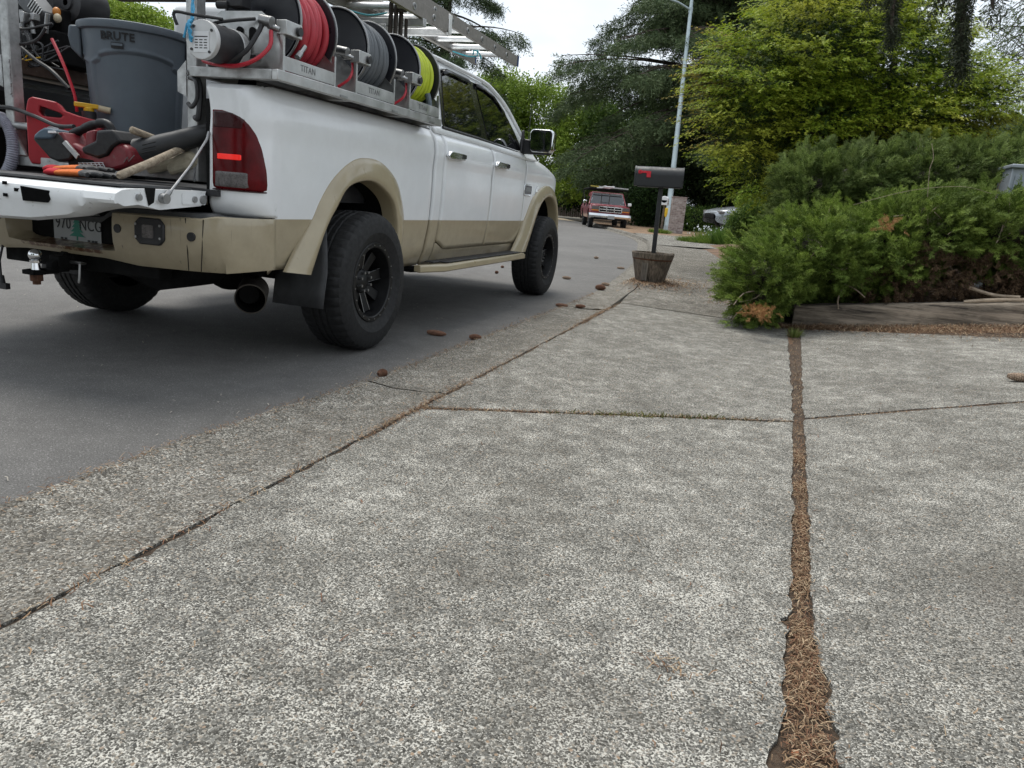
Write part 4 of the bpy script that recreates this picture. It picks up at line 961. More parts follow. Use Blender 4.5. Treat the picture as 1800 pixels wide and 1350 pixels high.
# ---- big grey bin
BC = np.array((-.25,-.455)); bz0, bz1 = .93, 1.712
BN = thing('waste_bin', (BC[0],BC[1],bz0), 'tall round grey plastic waste bin standing in the pickup bed', 'bin')
va = np.arctan2(CAM[1]-BC[1], CAM[0]-BC[0])
def bin_r(z): return .222+(.272-.222)*(z-bz0)/(bz1-bz0)
def panel_off(a, z):
    """recessed arched panel repeated round the bin"""
    k = ((a-va-.02+pi/3) % (2*pi/3))-pi/3; u = k/(pi/3*.93)
    ztop_ = 1.565-.045*abs(u)**2.2-.02*(abs(u) > .8)
    ins = min((1-abs(u))*.30, (ztop_-z)*1.0, .2)
    return -.010*max(0, min(1, ins/.016)) + (.0035*math.exp(-((ins+.006)/.010)**2))
rows = []; zs = np.concatenate([np.linspace(bz0, 1.45, 20), np.linspace(1.46, 1.60, 30), np.linspace(1.62, 1.685, 5)]); AA = np.linspace(0, 2*pi, 181)
for z in zs: rows.append([(BC[0]+(bin_r(z)+panel_off(a, z))*cos(a), BC[1]+(bin_r(z)+panel_off(a, z))*sin(a), z) for a in AA])
mb = MB().grid(rows); mb.build('body', m_grey, BN, ang=60)
MB().lathe([(1.668,.268),(1.676,.286),(1.700,.292),(1.712,.288),(1.716,.276),(1.69,.262),(1.5,.25),(.95,.215),(.94,.01)], (*BC,0), (0,0,1), 96).build('rim', m_grey, BN, ang=40)
a0 = va+2.15
for a in (va-1.62, va+1.52):
    e = np.array((cos(a), sin(a), 0)); tn = np.array((-sin(a), cos(a), 0)); c = np.array((*BC, 0))
    mb = MB(); mb.prism([(0,1.69),(.055,1.685),(.062,1.63),(.05,1.57),(.0,1.52)], c+e*.262-tn*.075, e, (0,0,1), tn*.15); mb.build('handle', m_grey, BN, bevel=.010)
ab = va-.33
def bend(a_c, zc, ro):
    def f(x, y, z): a = a_c+x/.268; r = bin_r(zc+y)+ro+z; return (BC[0]+r*cos(a), BC[1]+r*sin(a), zc+y)
    return f
text_mesh('BRUTE', .056, 'bin_letters', m_ink, BN, (0,0,0), (1,0,0), (0,1,0), .0015, bend(ab, 1.634, .006), sx=1.0, bold=.0012)
def bent_box(w_, h_, a_c, zc, ro, name, mat, th=.002):
    f = bend(a_c, zc, ro); mb = MB(); n = 10
    mb.grid([[f(-w_/2+w_*i/n, y, z) for i in range(n+1)] for y, z in ((-h_/2,-th),(-h_/2,th),(h_/2,th),(h_/2,-th))]); return mb.build(name, mat, BN)
bent_box(.062,.030, ab, 1.590, .006, 'bin_badge', m_ink); bent_box(.055,.012, ab, 1.594, .0085, 'bin_badge_band', m_grey)
# ---- red fuel can
GC = thing('fuel_can', (-.365,-.83,.94), 'red plastic fuel can with a yellow spout beside the grey bin', 'fuel can')
o2 = np.array((-.365,-.83,.945)); u1 = np.array((.75,.66,0))*.80; u2 = np.array((-.66,.75,0))
can = [(-.20,0),(.205,0),(.215,.03),(.215,.225),(.205,.25),(.10,.262),(-.005,.285),(-.04,.322),(-.175,.335),(-.20,.32),(-.213,.27),(-.215,.03)]
hole = [(-.13,.295),(-.03,.272),(-.005,.258),(-.02,.245),(-.12,.245),(-.14,.265)]
import bmesh
def prism_hole(poly, holes, o, ux, uy, thick, name, mat, parent, bevel=0):
    bm = bmesh.new(); loops = [poly]+holes; es = []; o, ux, uy, t = [np.array(q, float) for q in (o, ux, uy, thick)]; org = ORG[parent.name]
    for lp in loops:
        vs = [bm.verts.new(tuple(o+ux*p[0]+uy*p[1]-org)) for p in lp]; es += [bm.edges.new((vs[i], vs[(i+1) % len(vs)])) for i in range(len(vs))]
    bmesh.ops.triangle_fill(bm, use_beauty=True, edges=es); bmesh.ops.dissolve_limit(bm, angle_limit=.01, verts=bm.verts, edges=[e for e in bm.edges if len(e.link_faces) == 2])
    r = bmesh.ops.extrude_face_region(bm, geom=bm.faces[:]); bmesh.ops.translate(bm, vec=tuple(t), verts=[v for v in r['geom'] if isinstance(v, bmesh.types.BMVert)])
    bmesh.ops.recalc_face_normals(bm, faces=bm.faces); me = bpy.data.meshes.new(name); bm.to_mesh(me); bm.free()
    return finish(me, name, mat, parent, org, bevel=bevel, seg=3, ang=40)
prism_hole(can, [hole], o2-u2*.09, u1, (0,0,1), u2*.18, 'body', m_red, GC, .014)
k = o2+u1*.135+np.array((0,0,.262)); MB().cyl(k-(0,0,.01), k+np.array((0,0,.035)), .036, n=20).build('collar', m_black, GC)
MB().cyl(k+(0,0,.033), k+np.array((0,0,.055)), .026, n=18).bar(k+u1*-.085+np.array((0,0,.066)), k+u1*.06+np.array((0,0,.062)), .038, .024).build('spout', m_yel, GC, bevel=.004)
MB().tube([k+u1*.05+np.array((0,0,.058)), k+u1*.13+np.array((0,0,.05))], .017, 12).build('spout_tip', pm('cream plastic', (.5,.42,.28), .5), GC)
# ---- engine unit on the left ledge
EN = thing('engine', (-.93,-.40,1.50), 'black engine with wires and silver fittings on the left ledge of the bed', 'engine')
mb = MB().box((-1.09,-.40,1.72),(.17,.30,.44)); mb.build('shroud', m_black, EN, bevel=.015)
mb = MB().box((-.86,-.38,1.60),(.26,.34,.18)).box((-.83,-.36,1.74),(.16,.24,.16)).cyl((-.90,-.54,1.62),(-.90,-.30,1.62), .09, n=24); mb.build('block', m_dark, EN, bevel=.012)
mb = MB().bar((-.93,-.53,1.86),(-.80,-.53,1.74),.10,.11,(0,1,0)); mb.build('cover', pm('engine cover', (.11,.115,.12), .5, .3), EN, bevel=.01)
mb = MB()
for k in range(6): mb.bar((-.875+.012*k,-.590,1.80-.012*k),(-.83+.012*k,-.590,1.845-.012*k),.006,.006)
mb.build('cover_fin', m_alu, EN)
mb = MB().tube(catmull([(-.97,-.55,1.73),(-.92,-.60,1.69),(-.99,-.62,1.64)], 4), .014, 8).cyl((-.91,-.60,1.78),(-.90,-.60,1.60), .014, n=10).cyl((-.87,-.60,1.66),(-.87,-.60,1.57), .017, n=10).cyl((-.95,-.60,1.70),(-.86,-.60,1.70), .012, n=10); mb.build('fitting', m_steel, EN)
MB().lathe([(0,.03),(0,.105),(.03,.115),(.20,.115),(.20,.02)], (-.775,-.42,1.865), (0,1,0), 36).lathe([(-.01,.018),(-.01,.04),(0,.045)], (-.775,-.42,1.865), (0,1,0), 18).build('air_cleaner', m_black, EN)
MB().ball((-.765,-.50,1.795), .022, 8, (1,1,1.2)).build('fuel_cap', pm('orange cap', (.55,.2,.03), .5), EN); MB().ball((-.75,-.51,1.76), .02, 7, (1.2,1,1.3)).build('fuel_valve', pm('cream valve', (.5,.43,.3), .5), EN)
r2 = np.random.default_rng(8)
for k in range(7):
    c = (-1.0+r2.uniform(0,.32), -.60+r2.normal()*.02, 1.56+r2.uniform(0,.2)); MB().box(c, tuple(r2.uniform(.025,.07,3))).build('bracket', (m_steel, m_alu, m_dark)[k % 3], EN, bevel=.004)
for k in range(4):
    a = np.array((-1.0+.09*k, -.61, 1.60+r2.uniform(0,.12))); MB().cyl(a, a+np.array((r2.uniform(-.05,.08), .0, r2.uniform(.05,.12))), .013, n=12).build('pipe', m_steel, EN)
mb = MB(); mr = MB(); my = MB()
for k in range(9):
    P = [(-.93+r2.normal()*.05,-.62,1.72+r2.normal()*.06),(-.88+r2.normal()*.07,-.66,1.58+r2.normal()*.04),(-.78+r2.normal()*.07,-.66,1.52+r2.normal()*.03),(-.64+r2.normal()*.05,-.62,1.56+r2.normal()*.06)]
    mb.tube(catmull(P, 7), .0055, 5)
mb.tube(catmull([(-1.06,-.66,1.94),(-.90,-.72,1.66),(-.74,-.70,1.52),(-.60,-.70,1.45),(-.48,-.70,1.36)], 8), .010, 6).tube(catmull([(-.86,-.70,1.80),(-.88,-.74,1.70),(-.80,-.7,1.66),(-.62,-.66,1.70)], 8), .007, 6)
mb.tube(catmull([(-.90,-.92,1.82),(-.82,-.92,1.62),(-.62,-.92,1.545),(-.45,-.92,1.56),(-.37,-.92,1.625)], 8), .008, 6)
mb.build('wiring', m_black, EN)
mr.tube(catmull([(-.63,-.66,1.62),(-.55,-.68,1.52),(-.48,-.70,1.42),(-.42,-.72,1.32),(-.41,-.72,1.24)], 8), .009, 6); mr.build('red_wire', m_redline, EN)
my.tube(catmull([(-.84,-.64,1.58),(-.82,-.66,1.53),(-.85,-.67,1.50),(-.78,-.68,1.505),(-.7,-.68,1.52)], 8), .0045, 5); my.build('yellow_wire', m_yel, EN)
# ---- white tank against the cab
tk = MB().box((-.28,.46,1.46),(.50,.66,1.08)); props(tk.build('water_tank', pm('white poly', (.72,.73,.73), .5, var=.04), bevel=.05, seg=4, loc=(-.28,.46,.92)), 'white plastic water tank behind the grey bin', 'tank')
# ---- leaf blower lying on the tailgate
BL = thing('leaf_blower', (.12,-1.18,.90), 'red and black cordless leaf blower with its tube pointing under the rack', 'leaf blower')
def P2(px, py, y): return pl(px, py, 1, y)
Vx = CR; Vz = CU; Vy = _f
m_btr = pm('blower red', (.15,.009,.015), .5, var=.2, vs=18, dirt=(.12,.08,.07)); m_blk = pm('blower black', (.009,.009,.010), .5, var=.25, vs=18, dirt=(.035,.032,.029), spec=.3)
def cutout(pts, y, th, name, mat, par, bevel=.006):
    """a plate of real thickness th whose outline is given on the plane y"""
    o = P2(*pts[0], y); A = [P2(*p, y)+np.array((0,-th/2,0)) for p in pts]; B = [p+np.array((0,th,0)) for p in A]; n = len(A)
    mb = MB(); mb.add(A+B, [tuple(range(n-1,-1,-1)), tuple(range(n, 2*n))]+[(i,(i+1) % n,n+(i+1) % n,n+i) for i in range(n)]); return mb.build(name, mat, par, bevel=bevel, seg=3, ang=50)
cutout([(148,252),(168,262),(196,253),(232,253),(246,262),(250,282),(243,296),(222,302),(200,300),(180,292),(152,280),(140,262)], -1.16, .15, 'body', m_btr, BL, .018)
cutout([(167,262),(192,250),(194,232),(222,231),(236,252),(222,262),(212,276),(196,281),(170,272)], -1.165, .165, 'fan_housing', m_blk, BL, .012)
cutout([(170,234),(184,230),(186,258),(168,263)], -1.16, .13, 'grip_front', m_btr, BL, .01)
hp = [P2(x, y, -1.16) for x, y in ((126,237),(138,231),(158,222),(175,217),(190,219),(198,232))]
MB().tube(catmull(hp, 6), [.018,.020,.022,.022,.022,.022,.021,.020]*3+[.02]*7, 14).build('handle', m_blk, BL) if len(catmull(hp, 6)) == 31 else MB().tube(catmull(hp, 6), .021, 14).build('handle', m_blk, BL)
cutout([(160,240),(168,234),(176,233),(172,239),(163,247)], -1.16, .03, 'trigger', m_btr, BL, .004)
cutout([(84,233),(92,227),(110,229),(124,240),(146,272),(140,284),(118,286),(104,280),(74,246)], -1.20, .11, 'battery', m_blk, BL, .012)
cutout([(84,231),(93,226),(110,229),(112,240),(106,246),(74,246),(76,238)], -1.215, .10, 'battery_cap', pm('battery blue', (.05,.085,.12), .5), BL, .010)
cutout([(120,236),(128,234),(149,268),(145,275),(138,270)], -1.19, .12, 'battery_dock', m_btr, BL, .006)
cutout([(86,230),(97,230),(98,234),(86,234)], -1.268, .012, 'battery_label', m_label, BL, .001)
cutout([(111,252),(116,247),(139,273),(136,280)], -1.256, .012, 'battery_stripe', m_steel, BL, .001)
cutout([(137,284),(150,277),(182,283),(184,292),(160,296),(138,292)], -1.18, .12, 'intake', m_dark, BL, .008)
mb = MB()
for k in range(7): mb.tube([P2(138+7*k,286,-1.25),P2(148+6.2*k,296,-1.245)], .0022, 5)
for k in range(3): mb.tube([P2(138,287+3*k,-1.25),P2(182,286+3.5*k,-1.245)], .0022, 5)
mb.build('grille', m_steel, BL)
a = P2(238,268,-1.14); b = P2(345,240,-.98); MB().lathe([(0,.062),(.06,.054),(.20,.049),(.55,.045),(.55,.04)], a, b-a, 28).build('tube', pm('blower tube', (.018,.019,.021), .5, var=.2), BL)
mb = MB()
for k in range(3): mb.tube([P2(250,255+7*k,-1.198),P2(274,249+7.5*k,-1.175)], .003, 5)
mb.build('rib', m_blk, BL)
mb = MB().tube([P2(218,285,-1.250),P2(224,276,-1.250),P2(226,284,-1.250),P2(236,273,-1.250)], .002, 5); mb.build('body_mark', m_steel, BL)
# ---- pair of work gloves
m_or = pm('orange knit', (.62,.15,.03), .9, var=.2, vs=30, bump=.4, bs=400); m_cuff = pm('red cuff', (.42,.02,.03), .9, var=.2, bump=.4, bs=400); m_palm = pm('black rubber palm', (.02,.02,.021), .6, var=.3, vs=20, bump=.3, bs=90)
def glove(px0, py0, px1, py1, y, label, seed):
    a = P2(px0, py0, y); b = P2(px1, py1, y); d = (b-a); l = np.linalg.norm(d); d /= l; n = np.array((0,1.,0)); n -= d*(n@d); n /= np.linalg.norm(n); u = np.cross(n, d); u = u if u[2] > 0 else -u
    t = thing('work_glove', tuple(a), label, 'glove', 'work gloves on the tailgate'); q = lambda s, w_, h: a+d*l*s+n*w_+u*h
    def flat(stations, name, mat):
        rows = []
        for s, w_, h, ww in stations: rows.append([q(s, w_+ww*cos(k), h*(1+sin(k))*.5) for k in np.linspace(0, 2*pi, 17)])
        mb = MB().grid(rows); m_ = len(rows[0]); mb.f += [tuple(range(16)), tuple((len(rows)-1)*m_+i for i in range(15,-1,-1))]; return mb.build(name, mat, t, ang=60)
    flat([(0,0,.030,.046),(.04,0,.036,.050),(.10,0,.034,.047),(.16,0,.032,.044)], 'cuff', m_cuff)
    flat([(.15,0,.030,.043),(.30,0,.034,.047),(.45,0,.036,.050),(.60,0,.034,.051)], 'back', m_or)
    flat([(.56,0,.036,.050),(.66,0,.036,.052),(.76,0,.032,.050),(.80,0,.02,.045)], 'palm', m_palm)
    for k, (w0, ln) in enumerate(((-.036,.90),(-.012,.99),(.012,1.0),(.035,.93))):
        P = [q(.74, w0, .016), q(.84, w0*1.1, .018), q((.84+ln)/2+.02, w0*1.15, .015), q(ln, w0*1.1, .011)]
        MB().tube(catmull(P, 5), np.linspace(.0125,.0095,16), 10).build('finger', m_palm, t)
    P = [q(.60,-.045,.016), q(.70,-.072,.016), q(.80,-.080,.013)]; MB().tube(catmull(P, 5), np.linspace(.013,.010,11), 10).build('thumb', m_palm, t)
glove(92,309,204,316,-1.44,'orange glove with black fingers and a red cuff, the nearer one on the tailgate edge',1)
glove(90,303,196,305,-1.30,'orange glove with black fingers lying behind the nearer glove under the blower',2)
# ---- wooden handles, canvas hose, wand, black hose
def stick(a, b, r0, r1, label, name='tool_handle', mat=None, cat='tool handle', grp='wooden handles lying over the tailgate', n=14):
    a = np.array(a); b = np.array(b); d = b-a; up = np.array((0,0,1.)); sag = up*-.004
    P = [a, a+d*.02, a+d*.3+sag, a+d*.6+sag, b]; rad = [r0*.55, r0, r0*1.0, (r0+r1)/2, r1]
    o = MB().tube(P, rad, n).build(name, mat or m_handle, loc=tuple(a)); return props(o, label, cat, grp)
stick(P2(228,227,-1.18), P2(352,270,-.90), .0165, .018, 'wooden tool handle with rounded end sticking up in front of the bin')
stick(P2(208,310,-1.46), P2(350,246,-.88), .018, .017, 'split wooden tool handle reaching down onto the tailgate edge')
stick(P2(-30,212,-1.0), P2(108,229,-.92), .021, .020, 'grey metal tube lying in front of the fuel can', 'metal_tube', m_steel, 'tube', None)
o = MB().tube(catmull([P2(-20,187,-1.0),P2(20,190,-1.0),P2(60,204,-1.02),P2(100,221,-1.05),P2(130,222,-1.08)], 8), .010, 8).build('rubber_hose', m_black, loc=tuple(P2(60,204,-1.0))); props(o, 'thin black rubber hose arching over the grey metal tube', 'hose')
mb = MB(); 
for k, (dy, rr_) in enumerate(((0,.034),(.03,.03))):
    mb.tube(catmull([P2(262,296,-1.02+dy),P2(290,290-4*k,-1.0+dy),P2(318,281-3*k,-.99+dy),P2(336,276,-.98+dy),P2(338,286,-.98+dy),P2(300,298,-1.0+dy)], 7), [rr_*.8]*36 if len(catmull([(0,0,0)]*6, 7)) == 36 else rr_*.8, 10)
props(mb.build('canvas_hose', pm('dirty canvas', (.40,.36,.27), .95, var=.2, vs=30, bump=.3), loc=tuple(P2(300,290,-1.0))), 'rolled off-white canvas hose under the wooden handles', 'hose')
mb = MB(); A = np.linspace(-2.2, 1.9, 120); cc = pl(-8,262,1,-1.0)
mb.tube([cc+np.array((.125*cos(a), .02*a, .165*sin(a))) for a in A], [.028+.004*(i % 2) for i in range(120)], 12)
props(mb.build('ribbed_hose', pm('clear ribbed hose', (.25,.25,.30), .35, var=.2, vs=40), loc=tuple(cc)), 'grey ribbed suction hose coiled at the left rack post', 'hose')
# ================================================================== STREET THINGS
def gz(x, y):
    d = x-kx(y)
    if d < 0: return 0.0
    if d < .46: return .004
    if y > 4: return .08
    return .014+max(0, x-3.6)*.136
# ---- mailbox stuck in a half barrel
MX, MY = 1.90, 5.78
m_stave = woodmat('grey barrel staves', (.055,.043,.031), (.23,.185,.14), 'z', 1.6)
PB = thing('planter', (MX,MY,.075), 'weathered half barrel planter filled with soil holding up the leaning mailbox', 'planter')
nst = 12
for k in range(nst):
    a0, a1 = 2*pi*k/nst+.008, 2*pi*(k+1)/nst-.008; rows = []; jr_ = rng.normal()*.004; mb = MB(); zt_ = .47+rng.normal()*.008
    zz = np.linspace(.065, zt_, 5); R_ = lambda z: .168+(.268-.168)*((z-.065)/.405)**.9
    A = []
    for z in zz: A.append([(MX+(R_(z)+jr_)*cos(a0+(a1-a0)*t), MY+(R_(z)+jr_)*sin(a0+(a1-a0)*t), z) for t in (0,.5,1)]+[(MX+(R_(z)-.02)*cos(a0+(a1-a0)*t), MY+(R_(z)-.02)*sin(a0+(a1-a0)*t), z) for t in (1,.5,0)])
    mb.grid([r+[r[0]] for r in A]); mb.f += [tuple(range(6))[::-1], tuple(4*7+i for i in range(6))]; mb.build('stave', m_stave, PB, ang=25)
mb = MB().lathe([(.395,.253),(.400,.2585),(.462,.273),(.468,.268)], (MX,MY,0), (0,0,1), 24); mb.build('rim_band', m_stave, PB, ang=20)
mb = MB().lathe([(.38,.252),(.40,.257),(.405,.253)], (MX,MY,0), (0,0,1), 24).lathe([(.085,.176),(.105,.181),(.108,.176)], (MX,MY,0), (0,0,1), 24); mb.build('hoop', m_rust, PB)
MB().lathe([(.42,.25),(.43,.12),(.435,.001)], (MX,MY,0), (0,0,1), 24).build('soil', m_soil, PB)
c = math.radians(258); mb = MB().box((MX+.232*cos(c),MY+.232*sin(c),.255),(.085,.018,.26), np.array([[cos(c+pi/2),cos(c),0],[sin(c+pi/2),sin(c),0],[0,0,1]])); mb.build('loose_board', woodmat('bare board', (.09,.075,.06), (.24,.21,.17), 'z', 1.5), PB, bevel=.004)
ML = thing('mailbox', (MX,MY,.40), 'black mailbox with a red flag on a leaning post in a barrel planter', 'mailbox')
m_mail = pm('mailbox black', (.016,.017,.018), .5, var=.2, bump=.15, bs=500)
pb, ptp = np.array((1.905,MY,.36)), np.array((1.895,MY,1.30))
MB().bar(pb, ptp, .052, .052, (0,1,0)).build('post', m_mail, ML, bevel=.004)
bc = np.array((1.868,MY,1.285)); ang_ = radians(1.6); e1 = np.array((.99,.12,sin(ang_))); e1 /= np.linalg.norm(e1); e2 = np.array((-e1[1], e1[0], 0)); e2 /= np.linalg.norm(e2); e3 = np.cross(e1, e2)
prof = [(-.105,0),(.105,0),(.108,.13)]+[(.108*cos(a), .13+.108*sin(a)) for a in np.linspace(.1, pi-.1, 14)]+[(-.108,.13)]
MB().prism(prof, bc-e1*.295, e2, e3, e1*.575).build('box', m_mail, ML, ang=40, bevel=.002)
pr2 = [(p[0]*1.045, p[1]*1.03-.003) for p in prof]
MB().prism(pr2, bc-e1*.312, e2, e3, e1*.022).build('door', m_mail, ML, ang=40, bevel=.003)
MB().prism(pr2, bc+e1*.278, e2, e3, e1*.014).prism(rect(.54,.19), bc-e3*.012, e1, e2, e3*.012).build('end_cap', m_mail, ML, ang=40, bevel=.003)
fo = bc-e1*.245+e3*.165-e2*.1125
fl = prism_hole([(-.02,.012),(-.012,.022),(.012,.022),(.03,.014),(.135,.012),(.135,-.062),(.085,-.062),(.082,-.012),(.03,-.012),(.012,-.022),(-.012,-.022),(-.02,-.012)], [], fo, e1, e3, -e2*.006, 'flag', pm('flag red', (.55,.02,.035), .4), ML, .001)
MB().cyl(fo-e2*.004, fo-e2*.014, .010, n=12).build('flag_pivot', m_red, ML)
# ---- street lamp
LPx, LPy = -1.91, 36.65
LP = thing('street_lamp', (LPx,LPy,.1), 'tall pale blue-grey street lamp pole behind the brick pillar', 'street lamp')
m_lp = pm('pale galvanised pole', (.42,.50,.52), .5, .2, var=.1, vs=3)
tp = pt(1216,0,40.6); top = np.array((LPx,LPy,.1))+(tp-np.array((LPx,LPy,.1)))*1.03
MB().tube([(LPx,LPy,.08), top], [.155,.085], 20).build('pole', m_lp, LP)
MB().lathe([(0,.26),(.03,.26),(.05,.18),(.3,.17)], (LPx,LPy,.05), (0,0,1), 20).build('base', m_lp, LP)
a = np.array((LPx,LPy,.1))+(tp-np.array((LPx,LPy,.1)))*.955; b = pt(1172,-4,39.6)
MB().tube(catmull([a, a*.5+b*.5+np.array((0,0,.06)), b, b+(b-a)*.9+np.array((0,0,.1))], 5), .05, 10).build('arm', m_lp, LP)
e = b+(b-a)*.9+np.array((0,0,.1)); MB().ball(e, .22, 8, (1.8,.8,.4)).build('lamp_head', m_lp, LP)
MB().cyl(a-(0,0,.12), a+np.array((0,0,.12)), .115, n=16).build('clamp', m_lp, LP)
yt = pt(1171,371,38.2); o = MB().box(yt, (.16,.12,.30)).prism([(-.08,0),(.08,0),(.03,-.16),(-.02,-.16)], yt+np.array((0,-.05,-.15)), (1,0,0), (0,0,1), (0,.1,0)).build('marker', pm('marker yellow', (.75,.48,.02), .5), bevel=.02, loc=tuple(yt)); props(o, 'small yellow marker fixed on the lamp pole beside the brick pillar', 'marker')
# ---- brick pillar and white mailbox beside it
def brickmat():
    m, t, b = newmat('mixed brick'); N = NT(t); v = N.obj(); s = N.sep(v)
    cx_ = N.n('ShaderNodeCombineXYZ', {0: N.math('ADD', s[0], s[1]), 1: s[2], 2: 0.0}).outputs[0]
    q = N.n('ShaderNodeTexBrick', {'Vector': cx_, 'Color1': (.17,.10,.085,1), 'Color2': (.40,.33,.30,1), 'Mortar': (.30,.28,.26,1), 'Scale': 1.0, 'Mortar Size': .012, 'Brick Width': .21, 'Row Height': .075, 'Bias': .0})
    c = N.mix(.35, q.outputs[0], N.ramp(N.noise(v, 12, 3), [(.3, (.10,.07,.065)), (.7, (.5,.45,.42))]))
    t.links.new(c, b.inputs['Base Color']); b.inputs['Roughness'].default_value = .9; t.links.new(N.bump(q.outputs['Fac'], -.6, .02), b.inputs['Normal']); return m
bp = np.array((-.905,31.75,.08)); Rz = np.array([[cos(.25),-sin(.25),0],[sin(.25),cos(.25),0],[0,0,1]])
pil = thing('brick_pillar', tuple(bp), 'square brick pillar on the sidewalk beside the lamp pole', 'pillar')
MB().box(bp+(0,0,.80), (.60,.60,1.60), Rz).build('shaft', brickmat(), pil, smooth=False)
MB().box(bp+(0,0,1.625), (.64,.64,.05), Rz).build('cap', pm('brick cap', (.22,.17,.155), .9, var=.4, vs=9), pil, bevel=.01)
wm = pt(1168.5,356,34.6); o = thing('mailbox', tuple(wm-np.array((0,0,1.4))), 'small white mailbox on a post at the side of the brick pillar', 'mailbox')
MB().box(wm, (.32,.50,.24)).cyl(wm+(0,-.25,.12), wm+np.array((0,.25,.12)), .16, n=20).build('box', m_label, o, bevel=.02)
MB().bar(wm-(0,0,1.45), wm-(0,0,.1), .09, .09, (0,1,0)).build('post', m_stave, o)
# ---- old red pickup facing us
def red_truck():
    base = np.array((-4.35,33.0,0)); yaw = radians(18)     # heading toward -y turned a little
    t = thing('pickup_truck', tuple(base), 'parked red older pickup facing the camera with a ladder rack over its cab', 'pickup truck')
    fwd = np.array((sin(yaw), -cos(yaw), 0)); fwd /= np.linalg.norm(fwd); rt = np.array((-fwd[1], fwd[0], 0)); rt = -rt
    up = np.array((0,0,1.)); O = base
    def q(x, y, z): return O+rt*x+fwd*y+up*z              # x to its left-hand side in picture terms, y forward from front axle
    m_r = pm('old red paint', (.19,.014,.027), .38, coat=.5, var=.15, vs=2); 
    def loft(secs, name, mat, ang=40, close=False, bevel=0):
        return MB().grid([[q(*p) for p in s] for s in secs]).build(name, mat, t, ang=ang, bevel=bevel)
    # body sides: nose, cab, bed as column strips with arches
    zb = lambda y: max(.46, .42+math.sqrt(max(0, .47**2-(y)**2))*1.0 if abs(y) < .47 else .46, .42+math.sqrt(max(0, .47**2-(y+3.55)**2)) if abs(y+3.55) < .47 else .46)
    zt = lambda y: 1.06 if y > -.5 else (1.10 if y > -2.6 else 1.12)
    sx = lambda y, z: (.965-.03*max(0, (z-.95)/.15)-.05*max(0, (.7-z)/.25)) - (.10*max(0, (y-.55)/.35)**2)
    for s in (1,-1):
        ys_ = np.linspace(-4.75, .86, 110); loft([[(s*sx(y, zb(y)+(zt(y)-zb(y))*k/10), y, zb(y)+(zt(y)-zb(y))*k/10) for k in range(11)] for y in ys_], 'body_side', m_r)
    loft([[(x, y, 1.06+.05*(1-(x/.95)**4)+.03*max(0, (.3-y)/1.0)-.05*max(0, (y-.6)/.3)) for x in np.linspace(-.90, .90, 15)] for y in np.linspace(-.62, .88, 8)], 'bonnet', m_r)
    # cab
    loft([[(s_*w_, y, z) for s_, w_, z in ((-1,.93,1.10),(-1,.80,1.62),(-1,.74,1.70),(0,.0,1.735),(1,.74,1.70),(1,.80,1.62),(1,.93,1.10))] for y in (-1.12,-2.35)], 'cab', m_r)
    ws = loft([[(s_*w_, y, z) for s_ in (-1,-.8,-.5,0,.5,.8,1)] for w_, y, z in ((.86,-.55,1.12),(.80,-.85,1.42),(.745,-1.10,1.66))], 'windscreen', pm('windscreen glass', (.02,.022,.024), .04, var=.3, spec=1.0))
    MB().tube([q(-.90,-.56,1.10),q(-.76,-1.12,1.68),q(.76,-1.12,1.68),q(.90,-.56,1.10)], .035, 8).tube([q(-.90,-.52,1.11),q(.90,-.52,1.11)], .03, 8).build('windscreen_frame', m_r, t)
    MB().tube([q(-.80,-.58,1.13),q(-.715,-1.08,1.655),q(.715,-1.08,1.655),q(.80,-.58,1.13)], .012, 6).build('screen_trim', m_chrome, t)
    for s in (1,-1):
        MB().add([q(s*.935,-1.0,1.14),q(s*.935,-2.25,1.14),q(s*.80,-2.2,1.60),q(s*.80,-1.35,1.60)], [(0,1,2,3)]).build('window', m_glass, t, smooth=False)
        MB().add([q(s*.96,-1.05,1.08), q(s*.96,-1.06,.55), q(s*.962,-1.07,.55), q(s*.962,-1.07,1.08)], [(0,1,2,3)]).build('door_seam', m_dark, t)
    # face
    loft([[(x, .88+.05*(1-(x/.95)**2), z) for x in np.linspace(-.88,.88,13)] for z in (.66,.75,1.0,1.05)], 'nose', m_r)
    bxx = lambda c, d, n, m, b=.01, p=None: MBmove(MB().box((0,0,0), d, np.array([rt, fwd, up]).T), q(*c)).build(n, m, p or t, bevel=b)
    bxx((0,.915,.90), (1.06,.06,.26), 'grille', m_dark)
    mb = MB()
    for z in (.785,.90,1.015): mb.bar(q(-.53,.955,z), q(.53,.955,z), .03, .034)
    for x in (-.53,-.18,.18,.53): mb.bar(q(x,.955,.78), q(x,.955,1.02), .03, .03, fwd)
    mb.build('grille_bars', m_chrome, t)
    MBmove(MB().box((0,0,0), (.16,.03,.06), np.array([rt, fwd, up]).T), q(0,.975,.90)).build('grille_badge', m_steel, t, bevel=.012)
    for s in (1,-1):
        bxx((s*.72,.91,.945), (.34,.07,.15), 'headlight', m_lensw); bxx((s*.72,.92,.835), (.34,.06,.05), 'indicator', pm('amber lens', (.6,.2,.03), .2))
    MB().grid([[q(x, .98+.10*(1-(x/1.0)**4)+e, z) for x in np.linspace(-1.0, 1.0, 17)] for z, e in ((.46,-.10),(.52,.0),(.60,.03),(.70,.0),(.71,-.1))]).build('front_bumper', m_chrome, t, solid=.01)
    bxx((0,1.04,.47), (1.5,.06,.10), 'valance', m_dark); bxx((-.05,1.13,.55), (.32,.015,.16), 'licence_plate', m_plate, .003)
